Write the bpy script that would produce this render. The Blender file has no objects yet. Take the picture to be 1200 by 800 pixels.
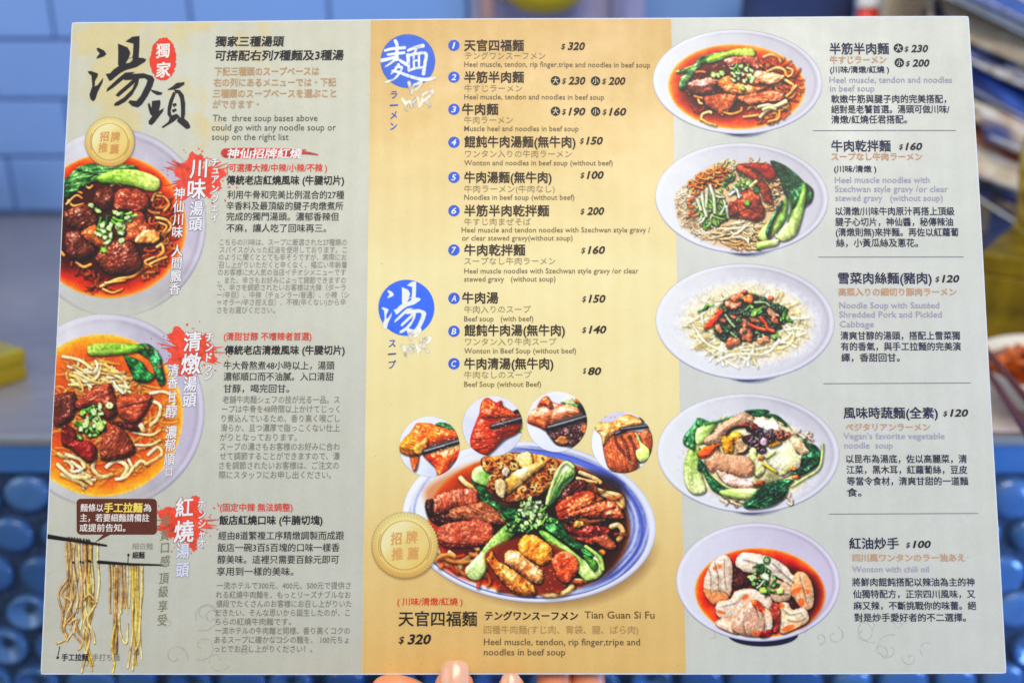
import bpy, bmesh, math, random
import numpy as np
from mathutils import Vector, Matrix
rad = math.radians
SC = bpy.context.scene; COL = SC.collection
# ================================================================ camera, light, exposure
CAM_Z, PITCH, FPX = 1.20, 20.0, 1167.0           # eye height (m), degrees looking down, focal length in 1200-px units
camd = bpy.data.cameras.new('camera'); cam = bpy.data.objects.new('camera', camd); COL.objects.link(cam)
cam.location = (0, 0, CAM_Z); cam.rotation_euler = (rad(90-PITCH), 0, 0)
camd.sensor_width = 36; camd.lens = 35.01; camd.clip_start = .02; camd.clip_end = 60
camd.dof.use_dof = True; camd.dof.focus_distance = .4485; camd.dof.aperture_fstop = 5.2
SC.camera = cam
CM = Matrix.Translation((0, 0, CAM_Z)) @ Matrix.Rotation(rad(90-PITCH), 4, 'X')
w = bpy.data.worlds.new('World'); SC.world = w; w.use_nodes = True
w.node_tree.nodes['Background'].inputs[0].default_value = (.74, .80, 1., 1); w.node_tree.nodes['Background'].inputs[1].default_value = .36
SC.view_settings.view_transform = 'Standard'; SC.view_settings.look = 'None'; SC.view_settings.exposure = 0; SC.view_settings.gamma = 1
def lamp(name, loc, target, size, power, col, spread=180):
    d = bpy.data.lights.new(name, 'AREA'); d.shape = 'RECTANGLE'; d.size, d.size_y = size; d.energy = power; d.color = col; d.spread = rad(spread)
    o = bpy.data.objects.new(name, d); COL.objects.link(o); o.location = loc
    o.rotation_euler = (Vector(target)-Vector(loc)).to_track_quat('-Z', 'Y').to_euler(); return o
lamp('ceiling_lamp', (.25, -.75, 2.55), (0, .42, 1.05), (1.5, .7), 33, (1., .96, .875))
lamp('left_fill_light', (-1.9, -.5, 1.75), (0, .5, 1.0), (1.1, 1.3), 10, (.86, .93, 1.))  # soft cool area lamp added on the left to light the scene
lamp('blue_fill_light', (1.3, .1, .8), (.45, .8, .6), (.4, .4), 17, (.20, .42, 1.))  # added blue lamp, brightens the right end of the counter front
lamp('back_lamp', (-.2, 1.1, 2.4), (0, 1.4, 1.0), (1.4, .5), 12, (.9, .95, 1.))
# ================================================================ helpers
def srgb(c, g=1.):
    c = np.asarray(c, float)/255; l = np.where(c <= .04045, c/12.92, ((c+.055)/1.055)**2.4)*g
    return tuple(np.clip(l, 0, .95))
class NT:
    def __init__(s, name):
        s.m = bpy.data.materials.new(name); s.m.use_nodes = True; s.t = s.m.node_tree; s.b = s.t.nodes['Principled BSDF']
    def n(s, t, **k):
        x = s.t.nodes.new(t)
        for a, v in k.items():
            if a.startswith('_'): x.inputs[a[1:].replace('_', ' ')].default_value = v
            else: setattr(x, a, v)
        return x
    def l(s, a, b): s.t.links.new(a, b)
    def coord(s, scale=(1, 1, 1), rot=(0, 0, 0), loc=(0, 0, 0)):
        c = s.n('ShaderNodeTexCoord'); m = s.n('ShaderNodeMapping'); m.inputs['Scale'].default_value = scale; m.inputs['Rotation'].default_value = rot; m.inputs['Location'].default_value = loc
        s.l(c.outputs['Object'], m.inputs[0]); return m.outputs[0]
    def noise(s, vec, scale, detail=3, rough=.55):
        x = s.n('ShaderNodeTexNoise'); x.inputs['Scale'].default_value = scale; x.inputs['Detail'].default_value = detail; x.inputs['Roughness'].default_value = rough; s.l(vec, x.inputs['Vector']); return x.outputs[0]
    def ramp(s, fac, stops):
        r = s.n('ShaderNodeValToRGB'); e = r.color_ramp.elements
        while len(e) < len(stops): e.new(.5)
        for q, (p, c) in zip(e, stops): q.position = p; q.color = (*c, 1) if len(c) == 3 else c
        s.l(fac, r.inputs[0]); return r.outputs[0]
    def mix(s, f, a, b, mode='MIX'):
        x = s.n('ShaderNodeMix', data_type='RGBA', blend_type=mode)
        for v, i in ((f, 0), (a, 6), (b, 7)):
            if isinstance(v, (int, float)): x.inputs[i].default_value = v
            elif isinstance(v, tuple): x.inputs[i].default_value = (*v[:3], 1)
            else: s.l(v, x.inputs[i])
        return x.outputs[2]
    def bump(s, h, st, dist=.001):
        x = s.n('ShaderNodeBump'); x.inputs['Strength'].default_value = st; x.inputs['Distance'].default_value = dist; s.l(h, x.inputs['Height']); s.l(x.outputs[0], s.b.inputs['Normal'])
    def col(s, c):
        if isinstance(c, tuple): s.b.inputs['Base Color'].default_value = (*c[:3], 1)
        else: s.l(c, s.b.inputs['Base Color'])
        return s
    def set(s, **k):
        for a, v in k.items(): s.b.inputs[a.replace('_', ' ')].default_value = v
        return s
_ink = {}
INK = .93                                       # ink reflectance against the photographed value under this light
def ink(c):
    if c not in _ink:
        t = NT('printing_ink'); v = t.coord(); f = t.noise(v, 900, 2); a = srgb(c, INK)
        t.col(t.mix(f, tuple(x*.86 for x in a), tuple(min(.95, x*1.12+.006) for x in a))); t.set(Roughness=.5); t.b.inputs['Specular IOR Level'].default_value = .25; _ink[c] = t.m
    return _ink[c]
def mesh_obj(name, verts, faces, mat, parent=None, M=None, smooth=False):
    me = bpy.data.meshes.new(name); me.from_pydata([tuple(v) for v in verts], [], faces); me.update()
    if smooth: me.polygons.foreach_set('use_smooth', [True]*len(me.polygons))
    if mat: me.materials.append(mat)
    o = bpy.data.objects.new(name, me); COL.objects.link(o); o.parent = parent
    if M is not None: o.matrix_local = M
    return o
def bm_obj(name, bm, mat, parent=None, loc=None, smooth=False, rot=None):
    me = bpy.data.meshes.new(name); bm.to_mesh(me); bm.free()
    if smooth: me.polygons.foreach_set('use_smooth', [True]*len(me.polygons))
    if mat: me.materials.append(mat)
    o = bpy.data.objects.new(name, me); COL.objects.link(o); o.parent = parent
    if loc: o.location = loc
    if rot: o.rotation_euler = rot
    return o
def tag(o, label=None, cat=None, group=None, kind=None):
    if label: o['label'] = label
    if cat: o['category'] = cat
    if group: o['group'] = group
    if kind: o['kind'] = kind
    return o
def empty(name, loc=(0, 0, 0), rot=(0, 0, 0)):
    o = bpy.data.objects.new(name, None); COL.objects.link(o); o.location = loc; o.rotation_euler = rot; o.empty_display_size = .02; return o
def box_bm(x0, x1, y0, y1, z0, z1, bev=0, seg=2):
    bm = bmesh.new(); bmesh.ops.create_cube(bm, size=1)
    for v in bm.verts: v.co = Vector((x0+(v.co.x+.5)*(x1-x0), y0+(v.co.y+.5)*(y1-y0), z0+(v.co.z+.5)*(z1-z0)))
    if bev: bmesh.ops.bevel(bm, geom=list(bm.edges), offset=bev, segments=seg, affect='EDGES', profile=.6)
    return bm
def lathe(prof, n=40):
    vs = []; fs = []
    for r, z in prof:
        for i in range(n): a = 2*math.pi*i/n; vs.append((r*math.cos(a), r*math.sin(a), z))
    for j in range(len(prof)-1):
        for i in range(n): k = (i+1) % n; fs.append((j*n+i, j*n+k, (j+1)*n+k, (j+1)*n+i))
    return vs, fs
def ray(px, py): return (CM.to_3x3() @ Vector(((px-600)/FPX, -(py-400)/FPX, -1)))
def on_z(px, py, z): d = ray(px, py); t = (z-CAM_Z)/d.z; return Vector((0, 0, CAM_Z))+d*t
def on_y(px, py, y): d = ray(px, py); t = y/d.y; return Vector((0, 0, CAM_Z))+d*t
# ---- pose of the held menu (A3 sheet, 420 x 297 mm, leaning back 6.5 degrees from the line of sight)
MW, MH = .42, .29705
def _rot(a, b, c): return Matrix.Rotation(a, 4, 'X') @ Matrix.Rotation(b, 4, 'Y') @ Matrix.Rotation(c, 4, 'Z')
MM = CM @ Matrix.Translation((.00351195, .0032713, -.44888)) @ _rot(-.1135102, -.00950341, .00317455)
_inv = (CM.inverted() @ MM).inverted()
_o = np.array(_inv @ Vector((0, 0, 0))); _R = np.array(_inv.to_3x3())
def LM(px, py):
    """sheet position (metres from its centre) of a point measured on the layout drawing"""
    px = np.asarray(px, float); py = np.asarray(py, float)
    d = np.stack([(px-600)/FPX, -(py-400)/FPX, -np.ones_like(px)], -1) @ _R.T
    t = -_o[2]/d[..., 2]; return _o[0]+d[..., 0]*t, _o[1]+d[..., 1]*t
def Lv(px, py): x, y = LM(px, py); return Vector((float(x), float(y)))
Z_PANEL, Z_PIC, Z_PIC2, Z_TXT = .00004, .00010, .00018, .00026
# ---------------------------------------------------------------- ink painter for the printed dish photographs
def vnoise(rng, H, W, cell):
    gh, gw = int(H/cell)+3, int(W/cell)+3
    g = rng.random((gh, gw))
    y = np.arange(H)/cell; x = np.arange(W)/cell
    yi = y.astype(int); xi = x.astype(int)
    fy = y-yi; fx = x-xi
    fy = (fy*fy*(3-2*fy))[:, None]; fx = (fx*fx*(3-2*fx))[None, :]
    a = g[yi][:, xi]; b = g[yi][:, xi+1]; c = g[yi+1][:, xi]; d = g[yi+1][:, xi+1]
    return (a*(1-fx)+b*fx)*(1-fy)+(c*(1-fx)+d*fx)*fy
def fbm(rng, H, W, cell, o=3):
    t = 0; w = 1; s = 0
    for i in range(o):
        t = t+w*vnoise(rng, H, W, max(cell/2**i, 1.2)); s += w; w *= .55
    return t/s
def smooth(p, n=5, closed=True):
    p = np.array(p, float); N = len(p)
    if N < 3 and not closed: return p
    out = []
    for i in range(N if closed else N-1):
        if closed: a, b, c, d = p[(i-1) % N], p[i], p[(i+1) % N], p[(i+2) % N]
        else: a, b, c, d = p[max(i-1, 0)], p[i], p[i+1], p[min(i+2, N-1)]
        for t in np.arange(n)/n:
            out.append(.5*((2*b)+(c-a)*t+(2*a-5*b+4*c-d)*t*t+(3*b-a-3*c+d)*t**3))
    if not closed: out.append(p[-1])
    return np.array(out)
def ell(cx, cy, rx, ry, rot=0, n=26):
    t = np.arange(n)*2*math.pi/n; r = math.radians(rot)
    x = rx*np.cos(t); y = ry*np.sin(t)
    return np.c_[cx+x*math.cos(r)-y*math.sin(r), cy+x*math.sin(r)+y*math.cos(r)]
def segd(P, X, Y, closed):
    d = np.full(X.shape, 1e9); tt = np.zeros(X.shape)
    n = len(P); m = n if closed else n-1
    for i in range(m):
        a = P[i]; b = P[(i+1) % n]; e = b-a; L = e@e+1e-12
        t = np.clip(((X-a[0])*e[0]+(Y-a[1])*e[1])/L, 0, 1)
        q = (X-a[0]-t*e[0])**2+(Y-a[1]-t*e[1])**2
        k = q < d; d = np.where(k, q, d); tt = np.where(k, (i+t)/m, tt)
    return np.sqrt(d), tt
def inside(P, X, Y):
    r = np.zeros(X.shape, bool); n = len(P)
    for i in range(n):
        a = P[i]; b = P[(i+1) % n]
        if a[1] == b[1]: continue
        r ^= ((a[1] > Y) != (b[1] > Y)) & (X < (b[0]-a[0])*(Y-a[1])/(b[1]-a[1])+a[0])
    return r
def C3(c): return np.array(c, float)/255
LV = np.array([-.42, -.6, .68]); LV /= np.linalg.norm(LV)
HV = LV+[0, 0, 1]; HV /= np.linalg.norm(HV)
class Cv:
    def __init__(s, ox, oy, z, w, h, R=2.6, seed=1):
        s.ox, s.oy, s.z, s.R = ox, oy, z, R; s.k = k = R/z
        s.W, s.H = int(w*k), int(h*k)
        Y, X = np.mgrid[0:s.H, 0:s.W]; s.X = (X+.5)/k; s.Y = (Y+.5)/k
        s.rgb = np.zeros((s.H, s.W, 3)); s.a = np.zeros((s.H, s.W))
        s.rng = r = np.random.default_rng(seed)
        s.nf = fbm(r, s.H, s.W, 2.2*R, 2)-.5; s.nm = fbm(r, s.H, s.W, 5*R, 3)-.5; s.nc = fbm(r, s.H, s.W, 16*R, 3)-.5
        s.clip = None
    def box(s, P, pad):
        x0, y0 = P.min(0)-pad; x1, y1 = P.max(0)+pad; k = s.k
        return (slice(max(0, int(y0*k)), min(s.H, int(y1*k)+2)), slice(max(0, int(x0*k)), min(s.W, int(x1*k)+2)))
    def put(s, b, m, c):
        if s.clip is not None: m = m*s.clip[b]
        a0 = s.a[b]; a1 = a0+(1-a0)*m
        s.rgb[b] = (s.rgb[b]*(a0*(1-m))[..., None]+c*m[..., None])/np.maximum(a1, 1e-6)[..., None]; s.a[b] = a1
    def mul(s, b, f):
        if s.clip is not None: f = 1-(1-f)*s.clip[b]
        s.rgb[b] = s.rgb[b]*f[..., None]
    def setclip(s, P=None, soft=1.):
        if P is None: s.clip = None; return
        P = np.asarray(P, float); d, _ = segd(P, s.X, s.Y, True); d = np.where(inside(P, s.X, s.Y), d, -d)
        s.clip = np.clip(d*s.k/soft+.5, 0, 1)
    def rotn(s, b, ang, lng, thin, sl=0):     # fibre noise along a direction, in printed pixels
        a = math.radians(ang); X, Y = s.X[b]*s.z**-1, s.Y[b]*s.z**-1
        u = (X*math.cos(a)+Y*math.sin(a))/lng+500+sl; v = (-X*math.sin(a)+Y*math.cos(a))/thin+500+sl
        g = s.__dict__.setdefault('fg', s.rng.random((64, 64)))
        ui = np.floor(u).astype(int); vi = np.floor(v).astype(int); fu = u-ui; fv = v-vi
        fu = fu*fu*(3-2*fu); fv = fv*fv*(3-2*fv)
        q = lambda i, j: g[(ui+i) % 64, (vi+j) % 64]
        return (q(0, 0)*(1-fu)+q(1, 0)*fu)*(1-fv)+(q(0, 1)*(1-fu)+q(1, 1)*fu)*fv-.5
    def flat(s, P, c, soft=1., al=1., sm=True):
        P = smooth(P) if sm else np.array(P, float); b = s.box(P, 2*soft/s.k); X, Y = s.X[b], s.Y[b]
        d, _ = segd(P, X, Y, True); d = np.where(inside(P, X, Y), d, -d)
        s.put(b, np.clip(d*s.k/soft+.5, 0, 1)*al, C3(c))
    def chunk(s, P, c, c2=None, r=None, tex=.8, spec=.5, sh=.55, fib=None, fa=.18, amb=.35, shin=18, grad=None, sm=True, speck=0, edge=.1, var=1., sr=2.2, rag=1.):
        """one raised piece: r dome radius, tex bump height (printed px), c2 patchy second colour, grad=(angle,colour) sweep"""
        z = s.z; P = smooth(P) if sm else np.array(P, float)
        b = s.box(P, (sr+2)*z); X, Y = s.X[b], s.Y[b]
        d, _ = segd(P, X, Y, True); d = np.where(inside(P, X, Y), d, -d)/z
        d = d+rag*(s.nm[b]*2.4+s.nf[b]*1.6)
        ext = max(np.ptp(P[:, 0]), np.ptp(P[:, 1]))/z
        r = r or max(2., .28*min(np.ptp(P[:, 0]), np.ptp(P[:, 1]))/z)
        if sh:
            P2 = P+np.array([.9, 1.3])*z; d2, _ = segd(P2, X, Y, True); d2 = np.where(inside(P2, X, Y), d2, -d2)/z
            s.mul(b, 1-sh*np.clip(1+d2/sr, 0, 1)**1.5)
        m = np.clip(d*s.R+.5, 0, 1)
        if m.size == 0: return
        q = 1-np.clip(d/r, 0, 1); h = r*np.sqrt(np.clip(1-q*q, 0, 1))*.8
        h = h*.75+tex*(s.nm[b]*1.5+s.nf[b]*.25+s.nc[b]*9)
        if fib is not None: h = h+tex*.9*s.rotn(b, fib, 9, 1.7)
        gy, gx = np.gradient(h*s.R)
        nn = np.sqrt(gx*gx+gy*gy+1); dif = np.clip((-gx*LV[0]-gy*LV[1]+LV[2])/nn, 0, 1)
        sp = np.clip((-gx*HV[0]-gy*HV[1]+HV[2])/nn, 0, 1)**shin
        col = C3(c)[None, None]*np.ones(X.shape+(1,))
        if c2 is not None:
            w = np.clip(.5+s.nc[b]*3.2+s.nm[b]*1.5, 0, 1)[..., None]*var; col = col*(1-w)+C3(c2)*w
        if grad is not None:
            a = math.radians(grad[0]); t = X*math.cos(a)+Y*math.sin(a); T = P[:, 0]*math.cos(a)+P[:, 1]*math.sin(a)
            w = np.clip((t-T.min())/(np.ptp(T)+1e-9), 0, 1)[..., None]; col = col*(1-w)+C3(grad[1])*w
        if fib is not None: col = col*(1+fa*2*s.rotn(b, fib, 11, 1.3, 7))[..., None]
        if speck: col = col*(1-speck*(s.nf[b] > .14))[..., None]
        lt = amb+(1-amb)*dif/LV[2]*.92
        lt = lt*(1-edge*np.clip(1-d/1.6, 0, 1))
        col = 1.06*col*(1+.28*s.nf[b]+.4*s.nm[b]+.5*s.nc[b])[..., None]
        out = col*lt[..., None]+spec*(sp*np.clip(.35+s.nf[b]*2.4+s.nc[b]*1.5, 0, 1))[..., None]*C3((255, 240, 230))
        s.put(b, m, np.clip(out, 0, 1))
    def strand(s, P, w, c, c2=None, w2=None, sh=.4, spec=.12, amb=.55, al=1., sm=True, sub=0.):
        z = s.z; P = smooth(P, 5, False) if sm else np.array(P, float); w2 = w if w2 is None else w2
        b = s.box(P, (max(w, w2)+3)*z); X, Y = s.X[b], s.Y[b]
        if X.size == 0: return
        d, t = segd(P, X, Y, False); d = d/z; hw = (w+(w2-w)*t)/2
        if sh:
            d2, _ = segd(P+np.array([.5, 1.])*z, X, Y, False); s.mul(b, 1-sh*np.clip(1.6-d2/z/(hw+.6), 0, 1))
        m = np.clip((hw-d)*s.R+.5, 0, 1)*al
        h = np.sqrt(np.clip(hw*hw-d*d, 0, None)); gy, gx = np.gradient(h*s.R)
        nn = np.sqrt(gx*gx+gy*gy+1); dif = np.clip((-gx*LV[0]-gy*LV[1]+LV[2])/nn, 0, 1)
        sp = np.clip((-gx*HV[0]-gy*HV[1]+HV[2])/nn, 0, 1)**14
        col = C3(c)[None, None]
        if c2 is not None: col = col*(1-t[..., None])+C3(c2)*t[..., None]
        col = col*(1+.5*s.nm[b]+.35*s.nf[b]+.4*s.nc[b])[..., None]
        s.put(b, m*(1-.5*np.clip(s.nm[b]*3, 0, 1)*sub), np.clip(col*(amb+(1-amb)*dif/LV[2]*.95)[..., None]+spec*sp[..., None], 0, 1))
    def tangle(s, P, n, w, cols, L=30, curl=.5, sh=.35, jit=1., spec=.12, amb=.5, ang=None, al=1., sub=0.):
        P = np.array(P, float); z = s.z; x0, y0 = P.min(0); x1, y1 = P.max(0); r = s.rng; k = 0; tries = 0
        while k < n and tries < n*30:
            tries += 1; x, y = r.uniform(x0, x1), r.uniform(y0, y1)
            if not inside(P, np.array([x]), np.array([y]))[0]: continue
            k += 1; a = r.uniform(0, 6.28) if ang is None else math.radians(ang)+r.normal()*.35
            da = r.normal()*curl; pts = [(x, y)]; N = 6; st = L*r.uniform(.6, 1.2)*z/N
            for i in range(N):
                x += math.cos(a)*st; y += math.sin(a)*st*.75; a += da+r.normal()*.12; pts.append((x, y))
                if not inside(P, np.array([x]), np.array([y]))[0]: break
            if len(pts) < 3: continue
            s.strand(pts, w*r.uniform(.8, 1.15), cols[r.integers(len(cols))], sh=sh, spec=spec, amb=amb, al=al, sub=sub)
    def ringlet(s, x, y, rx, ry, rot, c=(120, 185, 70), cin=(225, 240, 190)):
        z = s.z; s.chunk(ell(x, y, rx*z, ry*z, rot, 10), c, r=1.5, tex=.15, spec=.3, sh=.5, sr=1.5, sm=False, amb=.55)
        s.flat(ell(x, y, rx*z*.55, ry*z*.5, rot, 8), cin, sm=False)
        if s.rng.random() < .5: s.flat(ell(x, y, rx*z*.22, ry*z*.2, rot, 6), (90, 140, 50), sm=False)
    def scallion(s, P, n, size=2.2, greens=((60, 125, 40), (110, 175, 60), (150, 200, 90), (35, 95, 35)), white=.45):
        P = np.array(P, float); x0, y0 = P.min(0); x1, y1 = P.max(0); r = s.rng; k = 0
        while k < n:
            x, y = r.uniform(x0, x1), r.uniform(y0, y1)
            if not inside(P, np.array([x]), np.array([y]))[0]: continue
            k += 1; q = r.random(); rot = r.uniform(0, 180); g = greens[r.integers(len(greens))]
            if q < white: s.ringlet(x, y, size*r.uniform(.8, 1.3), size*r.uniform(.6, .9), rot, (170, 205, 120), (240, 246, 222))
            elif q < .75: s.ringlet(x, y, size*r.uniform(.7, 1.1), size*r.uniform(.5, .8), rot, g, (190, 215, 140))
            else:
                L = size*s.z*1.3; a = math.radians(rot)
                s.strand([(x-L*math.cos(a), y-L*math.sin(a)), (x, y+L*.2), (x+L*math.cos(a), y+L*math.sin(a))], size*.8, g, spec=.3)
    def leaf(s, P, ang, c=(28, 88, 42), c2=(60, 130, 60), spec=.45, tex=.9):
        s.chunk(P, c, c2, tex=tex, spec=spec, sh=.5, fib=ang, fa=.35, shin=26, amb=.3, r=3.5, edge=.1, rag=.5)
    def stem(s, P, ang, c=(165, 205, 85), c2=(215, 232, 165), spec=.3):
        s.chunk(P, c, None, grad=(ang, c2), tex=.18, spec=spec, sh=.5, fib=ang, fa=.1, amb=.55, shin=12, r=6, rag=.2)
    def bowl(s, cx, cy, rx, ry, rot=0, cl=(222, 222, 221), cr=(197, 193, 199), rim=(240, 240, 246), al=1., under=.0, fade=None):
        z = s.z
        if under:
            P = ell(cx+rx*.07, cy+ry*.10, rx*.60, ry*.955, rot, 40); b = s.box(P, 10*z); X, Y = s.X[b], s.Y[b]
            d, _ = segd(P, X, Y, True); d = np.where(inside(P, X, Y), d, -d)/z
            s.put(b, np.clip(d/4+.45, 0, 1)*under, C3((120, 122, 150)))
            P = ell(cx+rx*.03, cy+ry*.045, rx*.5, ry*.99, rot, 40); b = s.box(P, 6*z); X, Y = s.X[b], s.Y[b]
            d, _ = segd(P, X, Y, True); d = np.where(inside(P, X, Y), d, -d)/z
            s.put(b, np.clip(d/1.2+.5, 0, 1)*under, C3((60, 62, 95)))
        P = ell(cx, cy, rx, ry, rot, 72); b = s.box(P, 4*z); X, Y = s.X[b], s.Y[b]
        r_ = math.radians(rot); u = ((X-cx)*math.cos(r_)+(Y-cy)*math.sin(r_))/rx; v = (-(X-cx)*math.sin(r_)+(Y-cy)*math.cos(r_))/ry
        rr = np.sqrt(u*u+v*v); d = (1-rr)*min(rx, ry)/z
        m = np.clip(d*s.R*.8+.5, 0, 1)*al
        w = np.clip(.5+.62*u-.12*v+s.nc[b]*.5, 0, 1)[..., None]
        col = C3(cl)*(1-w)+C3(cr)*w
        col = col*(1-.10*np.clip((-v-.25), 0, 1)*np.clip(u+.6, 0, 1))[..., None]
        e = np.exp(-((rr-.965)/.02)**2)[..., None]; col = col*(1-e*.4)+C3(rim)*e*.4
        e = np.exp(-((rr-.925)/.022)**2)[..., None]*np.clip(.3+u*.6-v*.3, 0, 1)[..., None]; col = col*(1-.09*e)
        low = np.clip((rr-.965)/.035, 0, 1)[..., None]*np.clip(v*1.4, 0, 1)[..., None]; col = col*(1-low)+C3((158, 157, 178))*low
        s.put(b, m, np.clip(col*(1+.03*s.nf[b])[..., None], 0, 1))
        if fade:                                       # ends of a print that fades into the paper
            f = fade(s.X, s.Y); s.a *= f
    def soup(s, cx, cy, rx, ry, rot=0, cols=((255, 176, 70), (235, 100, 20), (170, 40, 8), (90, 18, 8)), stops=(0, .05, .16, .5), n=.25, soft=2.):
        z = s.z; P = ell(cx, cy, rx, ry, rot, 72); b = s.box(P, 4*z); X, Y = s.X[b], s.Y[b]; r_ = math.radians(rot)
        u = ((X-cx)*math.cos(r_)+(Y-cy)*math.sin(r_))/rx; v = (-(X-cx)*math.sin(r_)+(Y-cy)*math.cos(r_))/ry; rr = np.sqrt(u*u+v*v)
        d = (1-rr)*min(rx, ry)/z; t = np.clip(1-rr, 0, 1); t = t+(s.nc[b]*n+s.nm[b]*n*.5)*np.clip(t*6, 0, 1)
        cc = np.array([C3(c) for c in cols]); col = np.stack([np.interp(t, stops, cc[:, i]) for i in range(3)], -1)
        col = col*(1+.22*s.nf[b]+.25*s.nm[b])[..., None]
        s.put(b, np.clip(d/soft*s.R*.5+.5, 0, 1), np.clip(col, 0, 1))
    def gloss(s, P, n, size=1.2, c=(255, 235, 215), al=.8):
        P = np.array(P, float); x0, y0 = P.min(0); x1, y1 = P.max(0)
        for i in range(n):
            x, y = s.rng.uniform(x0, x1), s.rng.uniform(y0, y1)
            if inside(P, np.array([x]), np.array([y]))[0]:
                s.flat(ell(x, y, size*s.z*s.rng.uniform(.4, 1.3), size*s.z*s.rng.uniform(.2, .5), s.rng.uniform(-40, 40), 8), c, soft=1.6, al=al*s.rng.uniform(.4, 1), sm=False)

    def finish(s, blur=.55, sharp=.0, grain=.008, tone=.55):
        k = np.array([blur/2, 1, blur/2]); k /= k.sum(); A = s.rgb*s.a[..., None]; al = s.a.copy()
        def cv(a):
            a = np.concatenate([a[:1], a, a[-1:]], 0); a = k[0]*a[:-2]+k[1]*a[1:-1]+k[2]*a[2:]
            a = np.concatenate([a[:, :1], a, a[:, -1:]], 1); return k[0]*a[:, :-2]+k[1]*a[:, 1:-1]+k[2]*a[:, 2:]
        A = cv(A); al = cv(al); s.a = al; q = np.clip(A/np.maximum(al, 1e-4)[..., None], 0, 1)
        if tone: g = q.mean(2, keepdims=True); q = np.clip(g+(q-g)*1.12, 0, 1); q = q*(1-tone)+tone*(q*q*(3-2*q))
        s.rgb = np.clip(q+(s.rng.random((s.H, s.W, 1))-.5)*grain*2, 0, 1)
        return s
def print_red_soup():            # sliced beef and tendon in chilli-red broth
    s = Cv(760, 25, 5.714, 1200, 800, seed=11)
    s.bowl(598, 404, 567, 349, 1.5, under=.9)
    s.soup(592, 437, 460, 284, 2, cols=((255, 190, 90), (240, 120, 25), (196, 52, 10), (120, 22, 8)))
    s.flat([(230, 420), (300, 350), (420, 300), (560, 420), (640, 560), (520, 640), (330, 600), (240, 520)], (60, 14, 8), soft=40, al=.8)
    s.tangle([(640, 330), (860, 210), (1000, 300), (1030, 450), (960, 620), (800, 690), (640, 640), (700, 480)], 110, 2.6, ((226, 92, 30), (240, 130, 50), (214, 70, 20), (250, 170, 90)), L=20, curl=.55, sub=1, al=.8)
    s.tangle([(230, 330), (400, 330), (380, 600), (260, 600)], 14, 2.2, ((190, 60, 20), (240, 120, 50)), L=14, al=.7, sub=1)
    for p, w in (([(770, 240), (820, 222), (870, 240), (885, 270)], 3.2), ([(800, 335), (860, 310), (910, 325), (925, 360)], 3.5), ([(930, 310), (965, 325), (960, 355), (935, 370)], 2.6), ([(720, 245), (735, 285), (760, 300)], 2.6), ([(915, 390), (940, 405), (975, 430), (960, 460)], 3.4), ([(990, 430), (960, 470), (925, 500)], 3), ([(640, 640), (700, 632), (740, 625)], 3)):
        s.strand(p, w, (252, 205, 140), (244, 150, 70))
    s.leaf([(190, 330), (300, 290), (340, 240), (430, 215), (560, 190), (540, 235), (430, 270), (360, 290), (300, 340), (235, 450), (205, 440), (215, 380), (250, 345), (200, 345)], -30, (40, 92, 48), (110, 150, 80))
    s.leaf([(210, 400), (260, 350), (330, 300), (350, 300), (290, 370), (240, 450), (212, 445)], -50, (70, 120, 70), (140, 170, 110))
    s.stem([(400, 240), (470, 212), (600, 182), (680, 178), (714, 200), (705, 235), (640, 240), (560, 232), (480, 262), (410, 278), (385, 262)], 0, (120, 165, 50), (222, 238, 110), spec=.35)
    s.chunk([(415, 310), (450, 285), (520, 278), (540, 330), (500, 360), (430, 370)], (120, 50, 30), (80, 30, 24), tex=.8, fib=-30, spec=.6)
    s.chunk([(510, 255), (600, 232), (700, 238), (735, 290), (730, 315), (640, 290), (560, 300), (520, 290)], (196, 92, 66), (226, 140, 120), tex=.7, fib=10, spec=.8)
    s.chunk([(265, 415), (330, 388), (430, 380), (475, 400), (450, 440), (440, 490), (330, 490), (280, 470)], (150, 66, 40), (100, 40, 26), grad=(90, (92, 36, 20)), tex=.7, fib=5, spec=.4)
    s.chunk([(265, 415), (330, 388), (430, 380), (475, 400), (400, 432), (300, 440)], (205, 125, 100), (220, 150, 135), tex=.3, fib=5, spec=.7, sh=0)
    s.chunk([(700, 340), (790, 335), (900, 360), (905, 380), (830, 430), (780, 420), (720, 400)], (226, 126, 60), (240, 160, 110), tex=.8, fib=-10, spec=.8)
    s.chunk([(465, 415), (500, 370), (560, 372), (600, 410), (700, 430), (780, 440), (760, 470), (690, 490), (590, 490), (500, 460)], (224, 120, 50), (246, 168, 110), tex=.6, fib=15, spec=.75)
    s.chunk([(590, 500), (680, 490), (800, 460), (895, 480), (900, 520), (840, 540), (740, 545), (690, 560), (610, 530)], (176, 78, 38), (206, 112, 76), tex=.7, fib=-5, spec=.65)
    s.chunk([(375, 510), (430, 490), (585, 490), (570, 560), (500, 625), (440, 590), (385, 560)], (176, 84, 40), (150, 60, 28), grad=(60, (206, 110, 60)), tex=.6, fib=60, spec=.45)
    s.strand([(355, 655), (365, 620), (410, 605), (420, 612)], 3.4, (252, 210, 140)); s.strand([(358, 655), (400, 680), (450, 695)], 3.2, (250, 190, 110))
    s.strand([(510, 610), (560, 620), (620, 600), (625, 580)], 3, (246, 160, 70))
    for p in ([(740, 572), (800, 560), (850, 565), (920, 530)], [(750, 640), (790, 600), (850, 570), (925, 540)], [(770, 590), (810, 575), (850, 585)]):
        s.strand(p, 4, (240, 215, 160))
    s.strand([(805, 670), (870, 650), (880, 600)], 3, (250, 150, 70))
    s.strand([(310, 500), (335, 508), (360, 512)], 3, (240, 130, 60)); s.strand([(335, 525), (345, 545), (358, 550)], 3, (250, 190, 120)); s.strand([(320, 340), (350, 335), (380, 340)], 2.8, (235, 120, 50))
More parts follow.
